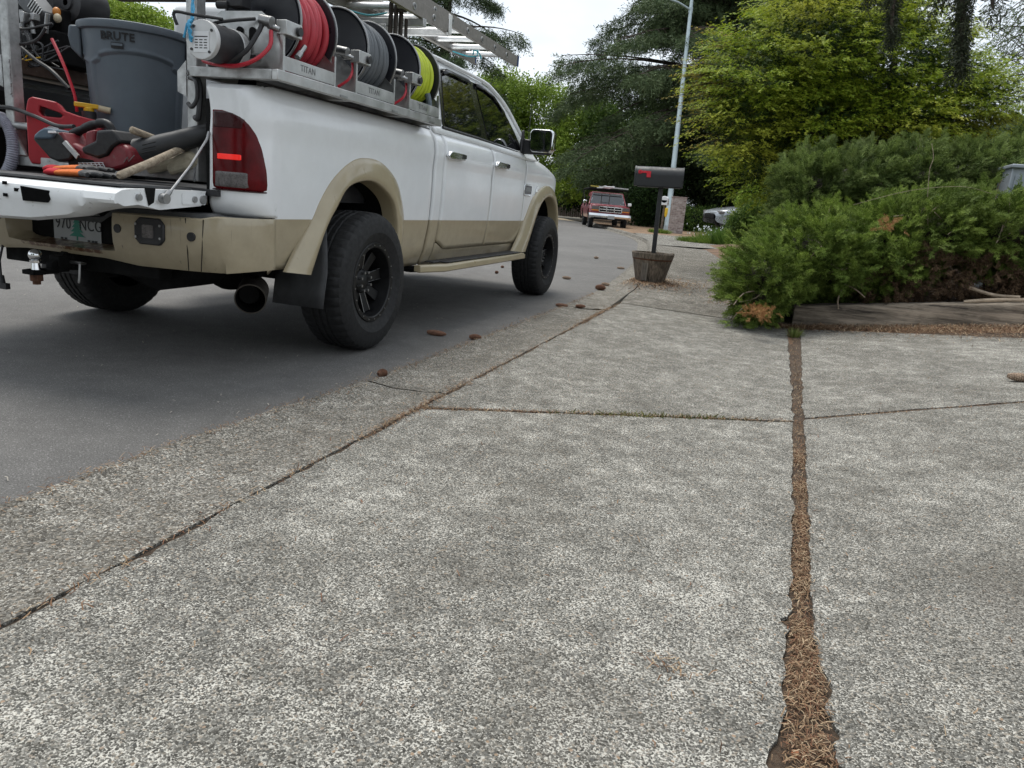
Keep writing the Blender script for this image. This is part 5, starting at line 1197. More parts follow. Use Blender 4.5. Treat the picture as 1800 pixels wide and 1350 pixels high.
    for s in (1,-1):
        bxx((s*1.10,-.72,1.20), (.18,.08,.15), 'wing_mirror', m_label if s < 0 else m_chrome, .03)
        for y in (0,-3.55):
            h = thing_part('wheel', t); c = q(s*.80, y, .36); ax = rt*s
            MB().lathe([(-.10,.20),(-.11,.33),(-.08,.36),(.08,.36),(.11,.33),(.11,.24),(.10,.20)], c, ax, 32).build('tyre', m_rub, h); MB().lathe([(.09,.22),(.06,.19),(.08,.06),(.10,.0005)], c, ax, 24).build('rim', m_steel, h)
    bxx((0,-3.5,.80), (1.7,2.3,.5), 'bed_floor', m_dark); bxx((0,-1.8,.55), (1.6,4.6,.25), 'chassis', m_dark); bxx((0,-2.40,1.4), (1.5,.04,.55), 'cab_back', m_r)
    # dashboard bits seen through the glass are dark
    return q, rt, fwd, t
def MBmove(mb, c):
    mb.v = [tuple(np.array(p)+np.array(c)) for p in mb.v]; return mb
q, rt_, fw_, RT = red_truck()
rk = thing('rack', tuple(q(0,-2,1.1)), 'black pipe ladder rack standing over the parked red pickup', 'rack')
for y in (-1.0,-2.5,-4.4): MB().tube([q(-.97,y,1.0),q(-.93,y,1.86),q(.93,y,1.86),q(.97,y,1.0)], .03, 8).build('hoop', m_dark, rk)
for s in (1,-1):
    MB().tube([q(s*.93,-.6,1.87),q(s*.93,-4.5,1.87)], .03, 8).build('side_rail', m_dark, rk); MB().tube([q(s*.95,-2.6,1.1),q(s*.93,-4.3,1.84)], .02, 8).build('brace', m_dark, rk)
ld = thing('ladder', tuple(q(-.5,-1,1.9)), 'light ladder with a yellow end lying across the rack of the red pickup', 'ladder')
for x in (-.15,.25): MB().bar(q(x,.15,1.96), q(x,-4.2,1.96), .04, .09).build('rail', m_rung, ld)
for k in range(12): MB().tube([q(-.15,.05-.35*k,1.96),q(.25,.05-.35*k,1.96)], .02, 8).build('rung', m_rung, ld)
MB().bar(q(.55,-.2,1.93), q(.95,-.2,1.95), .06, .06).build('end_cap', pm('dull yellow', (.35,.28,.05), .5), ld)
MB().bar(q(-.9,-.3,1.93), q(.6,-.3,1.95), .05, .05).build('cross_piece', m_alu, ld)
# ---- silver saloon behind the planting
def silver_car():
    base = np.array((2.95,27.6,.50)); h = radians(62); fwd = np.array((-sin(h), -cos(h), 0)); rt = np.array((fwd[1], -fwd[0], 0)); up = np.array((0,0,1.))
    t = thing('car', tuple(base), 'silver saloon car parked in the drive behind the juniper and bright shrub', 'car')
    def q(x, y, z): return base+rt*x+fwd*y+up*z
    ms = pm('silver paint', (.30,.32,.34), .3, .5, coat=.8, var=.04)
    S_ = [(2.25,.35,.62,.66,.40),(2.22,.55,.66,.70,.38),(2.0,.80,.80,.72,.36),(1.5,.88,.88,.76,.30),(.9,.95,.90,.80,.3),(.75,.98,.90,.80,.3)]
    rows = []
    for y, zt, w_, zs, zb in ((2.30,.60,.60,.5,.38),(2.26,.70,.72,.6,.30),(2.1,.77,.82,.66,.25),(1.6,.87,.88,.74,.22),(1.1,.94,.90,.82,.22),(.7,.99,.90,.86,.22),(-.5,1.0,.90,.88,.22),(-1.9,1.0,.88,.88,.25),(-2.3,.95,.80,.85,.35)):
        rows.append([q(s*x, y, z) for s, x, z in ((-1,w_*.94,zb),(-1,w_,.5),(-1,w_,zs),(-1,w_*.93,zt-.02),(-1,w_*.6,zt+.015),(0,0,zt+.02),(1,w_*.6,zt+.015),(1,w_*.93,zt-.02),(1,w_,zs),(1,w_,.5),(1,w_*.94,zb))])
    MB().grid(rows).build('body', ms, t, ang=50, sub=1)
    rows = []
    for y, z, w_ in ((.85,.97,.80),(.35,1.22,.68),(-.15,1.42,.58),(-.9,1.46,.56),(-1.5,1.30,.60),(-2.0,1.02,.74)): rows.append([q(s*w_, y, z) for s in (-1,-.8,-.4,0,.4,.8,1)])
    gl_ = MB().grid(rows).build('roof', ms, t, ang=50)
    MB().grid([[q(s*w_, y+.02, z+.012) for s in (-.9,-.5,0,.5,.9)] for y, z, w_ in ((.80,1.0,.80),(.35,1.225,.68),(-.1,1.41,.58))]).build('windscreen', m_glass, t)
    for s in (1,-1):
        MB().add([q(s*.85,.80,.97),q(s*.585,-.15,1.42),q(s*.565,-.9,1.455),q(s*.60,-1.5,1.30),q(s*.78,-1.9,1.0)], [(0,1,2,3,4)]).build('side_window', m_glass, t, smooth=False)
        MBmove(MB().box((0,0,0), (.36,.22,.13), np.array([rt, fwd, up]).T), q(s*.62,2.13,.66)).build('headlight', m_lensw, t, bevel=.04)
        MBmove(MB().box((0,0,0), (.16,.1,.11), np.array([rt, fwd, up]).T), q(s*.98,.62,1.02)).build('wing_mirror', ms, t, bevel=.03)
        for y in (1.35,-1.35):
            hb = thing_part('wheel', t); c = q(s*.80, y, .31); MB().lathe([(-.10,.19),(-.10,.29),(-.07,.31),(.07,.31),(.10,.29),(.10,.19)], c, rt*s, 28).build('tyre', m_rub, hb); MB().lathe([(.08,.2),(.06,.12),(.09,.001)], c, rt*s, 20).build('rim', m_steel, hb)
    MBmove(MB().box((0,0,0), (.9,.08,.16), np.array([rt, fwd, up]).T), q(0,2.27,.50)).build('grille', m_dark, t, bevel=.02)
silver_car()
# ---- landscape timber, cabinet, fence
tw = woodmat('weathered sleeper', (.035,.027,.020), (.36,.295,.225), 'x', .5)
mb = MB(); rows = []
r3 = np.random.default_rng(4); TX0, TX1, TY = 3.615, 9.5, 3.70
for i in range(120):
    x = TX0+(TX1-TX0)*i/119; zb = sz(x)-.03; j = r3.normal(size=10)*.0035; w_ = .24; h_ = .24
    e = .012
    ring = [(x,TY+j[0],zb),(x,TY-.003+j[1],zb+h_*.35),(x,TY+j[2]-.002,zb+h_*.7),(x,TY+j[3]+.002,zb+h_-e),(x,TY+e+j[4]*.5,zb+h_+j[5]),(x,TY+w_*.5,zb+h_+j[6]),(x,TY+w_-e,zb+h_+j[7]),(x,TY+w_,zb+h_-e),(x,TY+w_,zb)]
    rows.append(ring+[ring[0]])
mb.grid(rows); mb.f += [tuple(range(9)), tuple(119*10+i for i in range(8,-1,-1))]
props(mb.build('landscape_timber', tw, ang=50, loc=(TX0,TY,0)), 'long weathered grey timber edging the juniper bed', 'timber')
cbx = pl(1778,305,1,5.5); ub = thing('utility_cabinet', (cbx[0],5.5,.4), 'grey metal utility cabinet half sunk in the juniper at the right', 'cabinet')
m_cab = pm('grey cabinet paint', (.30,.33,.36), .5, .3, var=.1)
MB().box((cbx[0]+.36,5.75,1.10),(.72,.5,1.30)).build('body', m_cab, ub, bevel=.01); MB().box((cbx[0]+.36,5.73,1.765),(.76,.56,.04)).build('lid', m_cab, ub, bevel=.01)
MB().box((cbx[0]+.36,5.492,1.10),(.64,.012,1.15)).build('door', m_cab, ub, bevel=.004)
fr = thing('fence', (-12,57,0), 'brown vertical board fence across the far end of the street', 'fence')
m_fb = woodmat('brown fence boards', (.06,.04,.03), (.15,.105,.075), 'z', .15)
for k in range(7):
    a = np.array((-26+k*2.9,55.2+k*.42)); b = np.array((-26+(k+1)*2.9,55.2+(k+1)*.42)); mb = MB()
    for i in range(18): p = a+(b-a)*(i+.5)/18; mb.box((p[0],p[1]+.004*(i % 3),.90+rng.normal()*.008),(.155,.022,1.75))
    mb.build('board_panel', m_fb, fr, smooth=False)
    mb = MB().box((b[0],b[1]-.05,.95),(.1,.1,1.95)); mb.build('post', m_fb, fr)
# ---- cones and small things on the ground
def cone_mesh(L_, R_, seed):
    r = np.random.default_rng(seed); n = 26; m = 40
    prof = [((k/n-.5)*L_, max(.0015, R_*(math.sin(pi*min(1,max(0,(k/n*.93+.05))))**.55)*(1.0 if k % 2 else .80))) for k in range(n+1)]
    def mod(j, k): return R_*.14*(((k+ (j//2) % 2*2) % 4) < 2)*(1 if j % 2 else .3) + r.normal()*R_*.04
    return MB().lathe(prof, (0,0,0), (1,0,0), m, mod)
m_cone = pm('spruce cone', (.17,.085,.052), .8, var=.4, vs=60); m_coneg = pm('grey weathered cone', (.30,.22,.16), .85, var=.3, vs=60)
cones = [(767,590,.145,.020,-.25,'long brown cone lying on the asphalt nearest the rear wheel',0),(835,597,.085,.020,.2,'short broken cone at the edge of the gutter near the rear wheel',0),(672,664,.06,.022,.9,'small reddish cone at the gutter edge farthest toward the camera',0),(987,540,.12,.019,-.2,'long brown cone in the gutter, left one of a touching pair',0),(1020,542,.10,.018,.15,'dark brown cone in the gutter, right one of a touching pair',0),(1055,511,.125,.036,.0,'fat dark brown cone in the gutter before the planter',0),(1064,503,.11,.022,-.4,'pale slim cone lying just behind the fat dark cone',1),(996,491,.12,.022,-.2,'slim pale cone on the asphalt beyond the front wheel',1),(873,481,.05,.02,0,'round reddish cone on the asphalt under the running board',0),(883,471,.05,.018,.2,'dark small cone on the asphalt behind the running board',0),(1091,473,.13,.02,.0,'grey cone far up the road left of the planter',1),(1048,455,.09,.025,.0,'pale whitish cone on the road left of the planter',1),(1800,648,.15,.026,-.35,'pale tan cone on the drive at the right edge',1)]
for i, (px, py, L_, R_, a, lb, g_) in enumerate(cones):
    p = pl(px, py, 2, 0); z = gz(p[0], p[1])
    if px > 1700: p = pl(px, py, 2, .26); z = gz(p[0], p[1])
    o = cone_mesh(L_, R_, i).build('pine_cone', m_coneg if g_ else m_cone, loc=(0,0,0), ang=20); o.location = (p[0], p[1], z+R_*.95); o.rotation_euler = (i*1.1, 0, a+.3); props(o, lb, 'cone', 'fallen cones on the ground')
def stone(px, py, r, lb, mat, seed, z=None):
    p = pl(px, py, 2, 0); rr = np.random.default_rng(seed); mb = MB().ball((0,0,0), r, 7, (1.3,1,.6)); mb.v = [tuple(np.array(v)*(1+rr.normal()*.08)) for v in mb.v]
    o = mb.build('stone', mat, loc=(0,0,0)); o.location = (p[0], p[1], (gz(p[0], p[1]) if z is None else z)+r*.4); props(o, lb, 'stone', 'stones on the pavement')
m_peb = pm('white pebble', (.62,.60,.56), .8, var=.15, vs=60)
stone(1414,986,.010,'small white pebble in the needle filled joint',m_peb,1,-.006)
stone(1405,1330,.014,'orange pebble in the joint nearest the camera',pm('orange pebble', (.42,.17,.08), .8, vs=50),2,-.004)
# sticks in front of and behind the timber
def twig(P, r, lb, mat):
    o = MB().tube(catmull(P, 6), r, 7).build('stick', mat, loc=tuple(P[0])); props(o, lb, 'stick', 'dead sticks on the juniper bed')
m_tw = woodmat('dead twig', (.20,.15,.10), (.45,.36,.27), 'x', 2)
zt_ = lambda x: sz(x)+.20
twig([(5.05,3.80,zt_(5.05)+.02),(5.25,3.78,zt_(5.25)+.035),(5.5,3.82,zt_(5.5)+.03),(5.9,3.85,zt_(5.9)+.03)], .018, 'long pale peeled stick lying along the top of the timber', m_tw)
twig([(5.1,3.95,zt_(5.1)+.14),(5.3,3.9,zt_(5.3)+.07),(5.5,3.86,zt_(5.5)+.05)], .016, 'short brown stick leaning above the long pale stick', m_tw)
twig([(4.0,3.68,zt_(4.0)-.02),(3.98,3.67,zt_(4)+.06),(4.0,3.75,zt_(4)+.16)], .007, 'thin bare twig hanging over the front of the timber', m_tw)
twig([(4.22,3.80,zt_(4.2)+.08),(4.12,3.75,zt_(4.1)+.16),(4.02,3.78,zt_(4)+.21)], .006, 'thin bare twig above the left end of the timber', m_tw)
twig(list(pt(1640,300,7.4)+np.array(k) for k in ((0,0,-.25),(-.03,0,0),(-.02,0,.12),(-.06,0,.25))), .003, 'bare upright twig standing out of the juniper top', m_tw)
twig([pt(1500,360,7.0),pt(1600,335,7.0),pt(1690,328,7.0),pt(1742,340,7.0)], .0016, 'long thin bare runner arching across the juniper', m_tw)
# orange dead juniper sprig
# ---- needle litter: thousands of needles in joints, along edges and by the timber
def litter(name, pts, size, mat, seed, lift=.004, wid=.0011):
    r = np.random.default_rng(seed); n = len(pts); P = np.array(pts); L_ = r.uniform(.4, 1.15, n)*size; a = r.uniform(0, 2*pi, n); tl = r.normal(size=n)*.28
    d = np.c_[np.cos(a)*np.cos(tl), np.sin(a)*np.cos(tl), np.sin(tl)]; s = np.c_[-np.sin(a), np.cos(a), np.zeros(n)]*(wid*r.uniform(.7,1.6,n))[:, None]; up = np.c_[np.zeros((n,2)), r.uniform(.0,.006,n)]
    P[:, 2] += lift*r.uniform(.3, 1.6, n)+np.abs(np.sin(tl))*L_*.5
    A = P-d*L_[:, None]/2; B = P+up*1.0+s*r.normal(size=n)[:, None]*1.5; Cc = P+d*L_[:, None]/2
    V = np.stack([A-s, A+s, B+s, B-s, Cc+s*.5, Cc-s*.5], 1).reshape(-1, 3); k = np.arange(n)[:, None]*6
    F = np.concatenate([k+np.array([[0,1,2,3]]), k+np.array([[3,2,4,5]])], 0)
    me = bpy.data.meshes.new(name); me.from_pydata(V.tolist(), [], F.tolist()); o = finish(me, name, mat, None, np.zeros(3), smooth=False); return props(o, None, None, None, 'stuff')
m_ndl = leafmat('dry needles', [(.045,.026,.016),(.15,.085,.048),(.24,.155,.09),(.40,.31,.205),(.17,.08,.046),(.085,.05,.032),(.30,.21,.125)], 0, .8)
def joint_pts(n, y0, y1, fa, fb, z, bias=1.0, clump=None):
    y = y0+(y1-y0)*rng.random(n)**bias
    if clump is not None: y = np.where(rng.random(n) < .62, clump[rng.integers(0, len(clump), n)]+rng.normal(size=n)*.07, y)
    a = np.array([fa(v) for v in y]); b = np.array([fb(v) for v in y]); t = np.where(rng.random(n) < .94, rng.beta(1.7, 1.7, n), rng.normal(.5, .45, n))
    return np.c_[a+(b-a)*t, y, np.full(n, z)+rng.random(n)*.012]
props(litter('needle_litter', joint_pts(6200, -4.2, 3.4, jl, jr, .001, 1.5, np.array([-2.75,-2.55,-2.45,-2.3,-2.0,-1.8,-1.55,-1.2,-.8])), .027, m_ndl, 1, .004, .0008), 'brown dry needles filling the long joint between the slabs', 'needles')
n = 2500; y = np.r_[rng.uniform(-3.3, 3.6, 1000), rng.normal(-1.15, .22, 400), rng.normal(-.4,.3,200), rng.normal(2.7,.5,900)]; x = WX-.006+rng.normal(size=n)*.011+np.where(rng.random(n) < .25, rng.normal(size=n)*.05, 0)
litter('needle_litter', np.c_[x, y, np.full(n, .016)], .03, m_ndl, 2)
n = 1500; y = rng.uniform(-3.2, 4.5, n); x = np.interp(y, kc[:,1], kc[:,0])+.015+rng.normal(size=n)*.022; litter('needle_litter', np.c_[x, y, np.full(n, .010)], .03, m_ndl, 3)
n = 900; t = rng.random(n)**1.3; litter('needle_litter', np.c_[WX+t*1.62, -1.04+t*.875+rng.normal(size=n)*.018, np.full(n, .008)], .028, m_ndl, 4)
n = 14000; x = 3.4+rng.random(n)**1.2*4; y = 3.66-np.abs(rng.normal(size=n))*(.12+.17*(x-3.5))-.02; litter('needle_litter', np.c_[x, y, [max(gz(a, 3.2), sz(a)+.003) for a in x]], .05, m_ndl, 5, .008, .0016)
n = 4200; a = rng.uniform(0, 2*pi, n); r_ = .15+np.abs(rng.normal(size=n))*.36; x = MX+r_*np.cos(a); y = MY-.1+r_*np.sin(a)*1.3; ok = x > 1.66; litter('needle_litter', np.c_[x, y, [float(np.interp(v, [3.8,4.3,5.2,40], [.014,.07,.10,.11]))+.002 for v in y]][ok], .045, m_ndl, 6, .006, .0028)
n = 2600; y = rng.uniform(3.9, 9, n); x = np.array([3.05 if v < 5 else kx(v)+1.75 for v in y])+rng.normal(size=n)*.14-.1; litter('needle_litter', np.c_[x, y, np.full(n, .105)], .045, m_ndl, 7, .006, .0018)
n = 1100; t = rng.random(n); litter('needle_litter', np.c_[3.62+t*5.38, -.075+t*2.69+rng.normal(size=n)*.010, .013+np.maximum(0, t*5.38)*.136], .024, m_ndl, 11, .002)
n = 500; x = rng.uniform(1.9, 4.6, n); y = rng.uniform(-3, 3.3, n); litter('needle_litter', np.c_[x, y, [gz(a, b)+.001 for a, b in zip(x, y)]], .028, m_ndl, 8, .002)
n = 350; x = rng.uniform(-3, 1.4, n); y = rng.uniform(-2.6, 9, n); litter('needle_litter', np.c_[x, y, np.full(n, .002)], .022, pm('pale road bits', (.35,.32,.27), .8), 9, .002, .002)
n = 45; litter('needle_litter', np.c_[3.40+rng.normal(size=n)*.03, -2.62+rng.normal(size=n)*.03, np.full(n, .016)]+np.array((-.17,.02,0)), .03, m_ndl, 10)
# ================================================================== PLANTS
def unit(v): return v/(np.linalg.norm(v, axis=-1, keepdims=True)+1e-9)
def frames(d, roll, up=(0,0,1.)):
    d = unit(d); ref = np.tile(np.array(up, float), (len(d), 1)); par = np.abs((d*ref).sum(1)) > .97; ref[par] = (1,0,0)
    x = unit(np.cross(d, ref)); z = np.cross(x, d); c, s = np.cos(roll)[:, None], np.sin(roll)[:, None]
    x2 = x*c+z*s; z2 = -x*s+z*c
    return np.stack([x2, d, z2], 2)           # columns x,y,z
def scatter(protos, pos, M, scale, name, mat, parent=None, label=None, kind=None, r=rng):
    """merge copies of small leaf sprays into one foliage mesh"""
    V, F, off = [], [], 0; pick = r.integers(0, len(protos), len(pos))
    for k, (pv, pf) in enumerate(protos):
        i = np.where(pick == k)[0]
        if not len(i): continue
        v = np.einsum('nij,kj->nki', M[i]*scale[i][:, None, None], pv)+pos[i][:, None, :]
        f = pf[None]+(np.arange(len(i))*len(pv))[:, None, None]+off
        V.append(v.reshape(-1, 3)); F.append(f.reshape(-1, pf.shape[1])); off += len(i)*len(pv)
    V = np.concatenate(V); F = np.concatenate(F); org = ORG[parent.name] if parent else np.zeros(3)
    me = bpy.data.meshes.new(name); me.vertices.add(len(V)); me.vertices.foreach_set('co', (V-org).ravel().astype(np.float32))
    n = F.shape[1]; me.loops.add(F.size); me.loops.foreach_set('vertex_index', F.ravel().astype(np.int32)); me.polygons.add(len(F)); me.polygons.foreach_set('loop_start', (np.arange(len(F))*n).astype(np.int32))
    me.update(calc_edges=True); return finish(me, name, mat, parent, org, smooth=False)
def quads(lst):
    V = np.array([p for q in lst for p in q], float); F = np.arange(len(V)).reshape(-1, 4); return V, F
def leaf(p, d, l, w_, n):
    p, d, n = np.array(p, float), unit(np.array(d, float)), np.array(n, float); s = unit(np.cross(d, n)); return [p, p+d*l*.5+s*w_/2, p+d*l, p+d*l*.5-s*w_/2]
def proto_juniper(r):
    q = []
    for k in range(11):
        t = .08+.9*k/11
        for s in (1,-1):
            a = radians(38+r.normal()*10); d = np.array((s*sin(a), cos(a), r.normal()*.35)); l = .42*(1-.55*t)*r.uniform(.7,1.2); p = np.array((0, t, .05*sin(t*3)))
            q.append(leaf(p, d, l, .045, (r.normal()*.5, r.normal()*.5, 1)))
            for m in range(2): dd = d+np.array((r.normal()*.5, .4, r.normal()*.5)); q.append(leaf(p+d*l*(.35+.3*m), dd, l*.5, .04, (r.normal(), r.normal(), 1)))
    q.append(leaf((0,.0,0), (0,1,0), 1.08, .03, (0,0,1))); return quads(q)
def proto_cedar(r):
    q = []
    for k in range(9):
        t = k/9; a = r.uniform(0, 2*pi); d = np.array((cos(a)*.8, .55, sin(a)*.8)); q.append(leaf((r.normal()*.02, t, r.normal()*.02), d, .30*(1.1-.5*t)*r.uniform(.7,1.3), .055, (r.normal(), r.normal(), r.normal())))
    q.append(leaf((0,0,0), (0,1,0), 1.0, .03, (0,0,1))); return quads(q)
def proto_maple(r):
    q = []
    for k in range(11):
        t = k/10; p = np.array((r.normal()*.10, t, r.normal()*.05-.12*t*t)); a = r.uniform(-1.9, 1.9)
        base = np.array((sin(a), cos(a)*.8+.2, -.35)); n = np.array((r.normal()*.35, r.normal()*.35, 1))
        for th in (-.85,0,.85):
            s = unit(np.cross(base, n)); d = base*cos(th)+s*sin(th); q.append(leaf(p, d, .20*(1-.35*abs(th)), .055, n))
    return quads(q)
def proto_broad(r, n=20, ls=.34):
    q = []
    for k in range(n):
        p = r.normal(size=3)*(.42,.42,.30); d = r.normal(size=3)+(0,0,-.25); q.append(leaf(p, d, ls*r.uniform(.6,1.2), ls*.55, r.normal(size=3)+(0,0,1.2)))
    return quads(q)
P_JUN = [proto_juniper(rng) for _ in range(5)]; P_CED = [proto_cedar(rng) for _ in range(5)]; P_MAP = [proto_maple(rng) for _ in range(6)]; P_BRD = [proto_broad(rng) for _ in range(5)]
m_bark = woodmat('dark bark', (.022,.015,.011), (.075,.055,.042), 'z', .25, .95)
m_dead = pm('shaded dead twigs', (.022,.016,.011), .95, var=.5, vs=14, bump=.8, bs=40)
m_stem = pm('brown twigs', (.055,.036,.024), .95, var=.5, vs=14, bump=.8, bs=40)
def blob_pts(blobs, n, r, zmin=-9, shell=(.80,1.04), ymax=None):
    """points with outward normals on the shell of a union of ellipsoids"""
    A = np.array([b[1][0]*b[1][1]+b[1][1]*b[1][2]+b[1][0]*b[1][2] for b in blobs]); k = r.choice(len(blobs), n*3, p=A/A.sum())
    C_ = np.array([b[0] for b in blobs])[k]; R_ = np.array([b[1] for b in blobs])[k]; d = unit(r.normal(size=(n*3, 3))); s = r.uniform(*shell, (n*3, 1))
    P = C_+d*R_*s; N_ = unit(d/R_); ok = P[:, 2] > zmin
    for c, q in blobs:                                             # drop what is buried inside another lobe
        e = (((P-np.array(c))/np.array(q))**2).sum(1); ok &= e > shell[0]**2*.86
    i = np.where(ok)[0][:n]; return P[i], N_[i]
def core(blobs, k, name, mat, parent, r=rng, amp=.06):  # solid dark lobes, painted shade for the twigs inside a plant
    mb = MB()
    for c, q in blobs:
        j = len(mb.v); mb.ball((0,0,0), 1, 9); 
        for i in range(j, len(mb.v)): v = np.array(mb.v[i]); mb.v[i] = tuple(np.array(c)+v*np.array(q)*k*(1+r.normal()*amp))
    return mb.build(name, mat, parent, recalc=False)
def B(px, py, dep, rx, rz, ry): return (pt(px, py, dep), (rx*dep/FPX, ry, rz*dep/FPX))
# ---- juniper: three spreading shrubs in the bed
def shrub(blobs, n, size, label, cols, seed, lean, patch=None, brown=None, twigs=60):
    r = np.random.default_rng(seed); c0 = np.mean([b[0] for b in blobs], 0); t = thing('juniper_shrub', (c0[0],c0[1],.2), label, 'shrub', 'juniper shrubs over the timber')
    nc = n//9; Pc, Nc = blob_pts(blobs, nc, r, .03, (.86,1.02)); Pc = Pc+Nc*(r.beta(1.2,2.2,(len(Pc),1))*.20-.05); dc = unit(Nc*.62+np.array(lean)+r.normal(size=Pc.shape)*.34)
    k_ = np.repeat(np.arange(len(Pc)), 14); q_ = r.random(len(k_)); N_ = Nc[k_]; bx2 = r.normal(size=(len(k_),3))*.055*(1.1-q_)[:, None]
    P = Pc[k_]+dc[k_]*(q_*.26-.10)[:, None]+bx2; d = unit(dc[k_]+bx2*5.5+r.normal(size=P.shape)*.20); d[:, 2] *= .62; d = unit(d); ok = (P[:, 2] > .0) & ~((P[:, 1] < 3.99) & (P[:, 0] > 3.56) & (P[:, 2] < sz(0)+.30+np.maximum(0, P[:, 0]-3.6)*.136)); P, d, N_, q_ = P[ok], d[ok], N_[ok], q_[ok]
    M_ = frames(d, r.normal(size=len(P))*.6); sc_ = size*r.uniform(.6, 1.15, len(P))*(1.15-.45*q_)
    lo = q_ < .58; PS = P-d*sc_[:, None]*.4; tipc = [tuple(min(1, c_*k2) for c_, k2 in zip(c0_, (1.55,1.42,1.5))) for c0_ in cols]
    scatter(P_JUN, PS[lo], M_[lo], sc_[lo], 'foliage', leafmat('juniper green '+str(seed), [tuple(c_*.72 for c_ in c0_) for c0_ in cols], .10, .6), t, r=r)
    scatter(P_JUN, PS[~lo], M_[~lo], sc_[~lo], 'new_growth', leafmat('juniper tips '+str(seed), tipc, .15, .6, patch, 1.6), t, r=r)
    core(blobs, .56, 'shaded_twig_core', m_dead, t, r, .03)['kind'] = 'stuff'
    mb = MB()
    for k in range(twigs):
        i = r.integers(0, len(P)); a = P[i]-N_[i]*.30; mb.tube(catmull([a, P[i]-N_[i]*.12+r.normal(size=3)*.03, P[i]+r.normal(size=3)*.05+np.array((0,0,-.03))], 3), [.006]*4+[.004]*3, 4)
    mb.build('stems', m_tw, t)['kind'] = 'stuff'
    if brown:
        Pb, Nb = blob_pts(brown, 1500, r, .0, (.8,1.08)); db = Nb+r.normal(size=Pb.shape)*.7+np.array((0,-.2,-.25)); sb = .11*r.uniform(.6,1.4,len(Pb))
        scatter(P_JUN, Pb, frames(db, r.uniform(0,6,len(Pb))), sb, 'dead_foliage', leafmat('dead juniper '+str(seed), [(.035,.022,.016),(.09,.055,.035),(.19,.125,.075),(.06,.04,.025)], 0, .9), t, r=r)
    return t
JG = [(.066,.118,.018),(.118,.188,.032),(.175,.25,.048),(.24,.31,.08)]
JB = [(.064,.106,.024),(.108,.166,.042),(.15,.212,.058),(.20,.26,.08)]
front = [B(1343,488,7.2,60,54,.62), B(1425,452,7.6,88,68,.75), B(1530,446,7.8,98,66,.75), B(1640,412,7.7,108,60,.7), B(1750,410,7.5,108,58,.7), B(1338,525,7.0,32,28,.30), B(1470,486,7.7,80,40,.45), B(1850,420,7.5,110,76,.7)]
back = [B(1432,335,9.0,62,42,.8), B(1480,325,9.2,100,48,1.0), B(1590,325,9.4,120,60,1.0), B(1720,322,9.4,120,52,1.0), B(1850,275,10.6,90,40,.6), B(1415,378,9.0,48,45,.7)]
shrub(front[:3]+front[5:7], 6600, .135, 'bright green spreading juniper spilling over the sidewalk at the left end of the timber', JG, 1, (-.42,-.32,.22), (.16,.25,.05))
shrub(front[3:5]+front[7:], 5600, .135, 'green juniper with a dead brown underside above the right part of the timber', JG, 2, (.42,-.32,.25), (.12,.165,.055), [B(1620,478,7.35,75,36,.30), B(1720,478,7.3,90,42,.30), B(1820,475,7.3,80,44,.30), B(1550,498,7.4,60,24,.25)])
shrub(back, 9500, .15, 'dull green taller juniper rising behind the two front ones below the maple', JB, 3, (.10,-.25,.34), (.12,.15,.06))
ds = pt(1563,398,6.55); r = np.random.default_rng(9)
for cpt, n_, lb in ((ds, 26, 'small orange dead juniper sprig lying on the green juniper'), (pt(1335,551,6.3), 60, 'orange brown dead sprig on the sidewalk under the left juniper')):
    P = cpt+r.normal(size=(n_,3))*(.05,.05,.025); d = r.normal(size=(n_,3))+(0,-.3,.4); o = scatter(P_JUN, P, frames(d, r.uniform(0,6,n_)), np.full(n_,.07), 'dead_sprig', leafmat('orange dead sprig'+lb[:3], [(.22,.10,.04),(.36,.19,.08),(.42,.26,.12)], 0, .9), r=r); props(o, lb, 'sprig')
# ---- maple: layered yellow green crown
def tree_wood(base, top, r0, limbs, mat, parent, name='trunk'):
    mb = MB(); base = np.array(base); top = np.array(top); mid = (base+top)/2+rng.normal(size=3)*.03*np.linalg.norm(top-base)*np.array((1,1,0))
    P = catmull([base, mid, top], 8); mb.tube(P, np.linspace(r0, r0*.35, len(P)), 12)
    for a, b, ra in limbs: 
        a, b = np.array(a), np.array(b); m = (a+b)/2+np.array((0,0,.08))*np.linalg.norm(b-a); Q = catmull([a, m, b], 5); mb.tube(Q, np.linspace(ra, ra*.25, len(Q)), 7)
    return mb.build(name, mat, parent)
mbl = [B(1330,140,12.2,85,75,1.2), B(1430,100,12.6,125,105,1.7), B(1540,120,12.8,130,110,1.9), B(1630,165,12.8,98,74,1.7), B(1702,195,12.4,60,54,1.3), B(1310,225,12.2,55,75,1.0), B(1420,220,12.4,95,70,1.3), B(1560,220,12.4,120,60,1.5), B(1480,20,13.2,130,70,1.6), B(1380,290,12.6,80,60,1.0)]
r = np.random.default_rng(21); mb_ = pt(1520,330,12.9); MP = thing('maple_tree', (mb_[0],mb_[1],.6), 'broad yellow-green maple with layered drooping leaves above the juniper', 'tree')
Pc, Nc = blob_pts(mbl, 640, r, -1, (.74,1.06)); k_ = np.repeat(np.arange(len(Pc)), 17); ou = unit(Nc*np.array((1,1,.15))+np.array((0,0,-.05)))[k_]; sd_ = unit(np.cross(ou, (0,0,1.)))
a_, b_ = r.uniform(-.45,.35,len(k_)), r.normal(size=len(k_))*.24; P = Pc[k_]+ou*a_[:,None]+sd_*b_[:,None]+np.c_[np.zeros((len(k_),2)), r.normal(size=len(k_))*.035-.12*b_**2]; d = unit(ou+sd_*(b_*1.6)[:,None]+r.normal(size=P.shape)*.16)
out = scatter(P_MAP, P, frames(d, r.normal(size=len(P))*.25), .25*r.uniform(.7,1.3,len(P)), 'crown', leafmat('maple leaves', [(.11,.18,.018),(.19,.28,.026),(.28,.36,.036),(.38,.41,.05)], .34, .5, (.42,.40,.06), .5), MP, r=r)
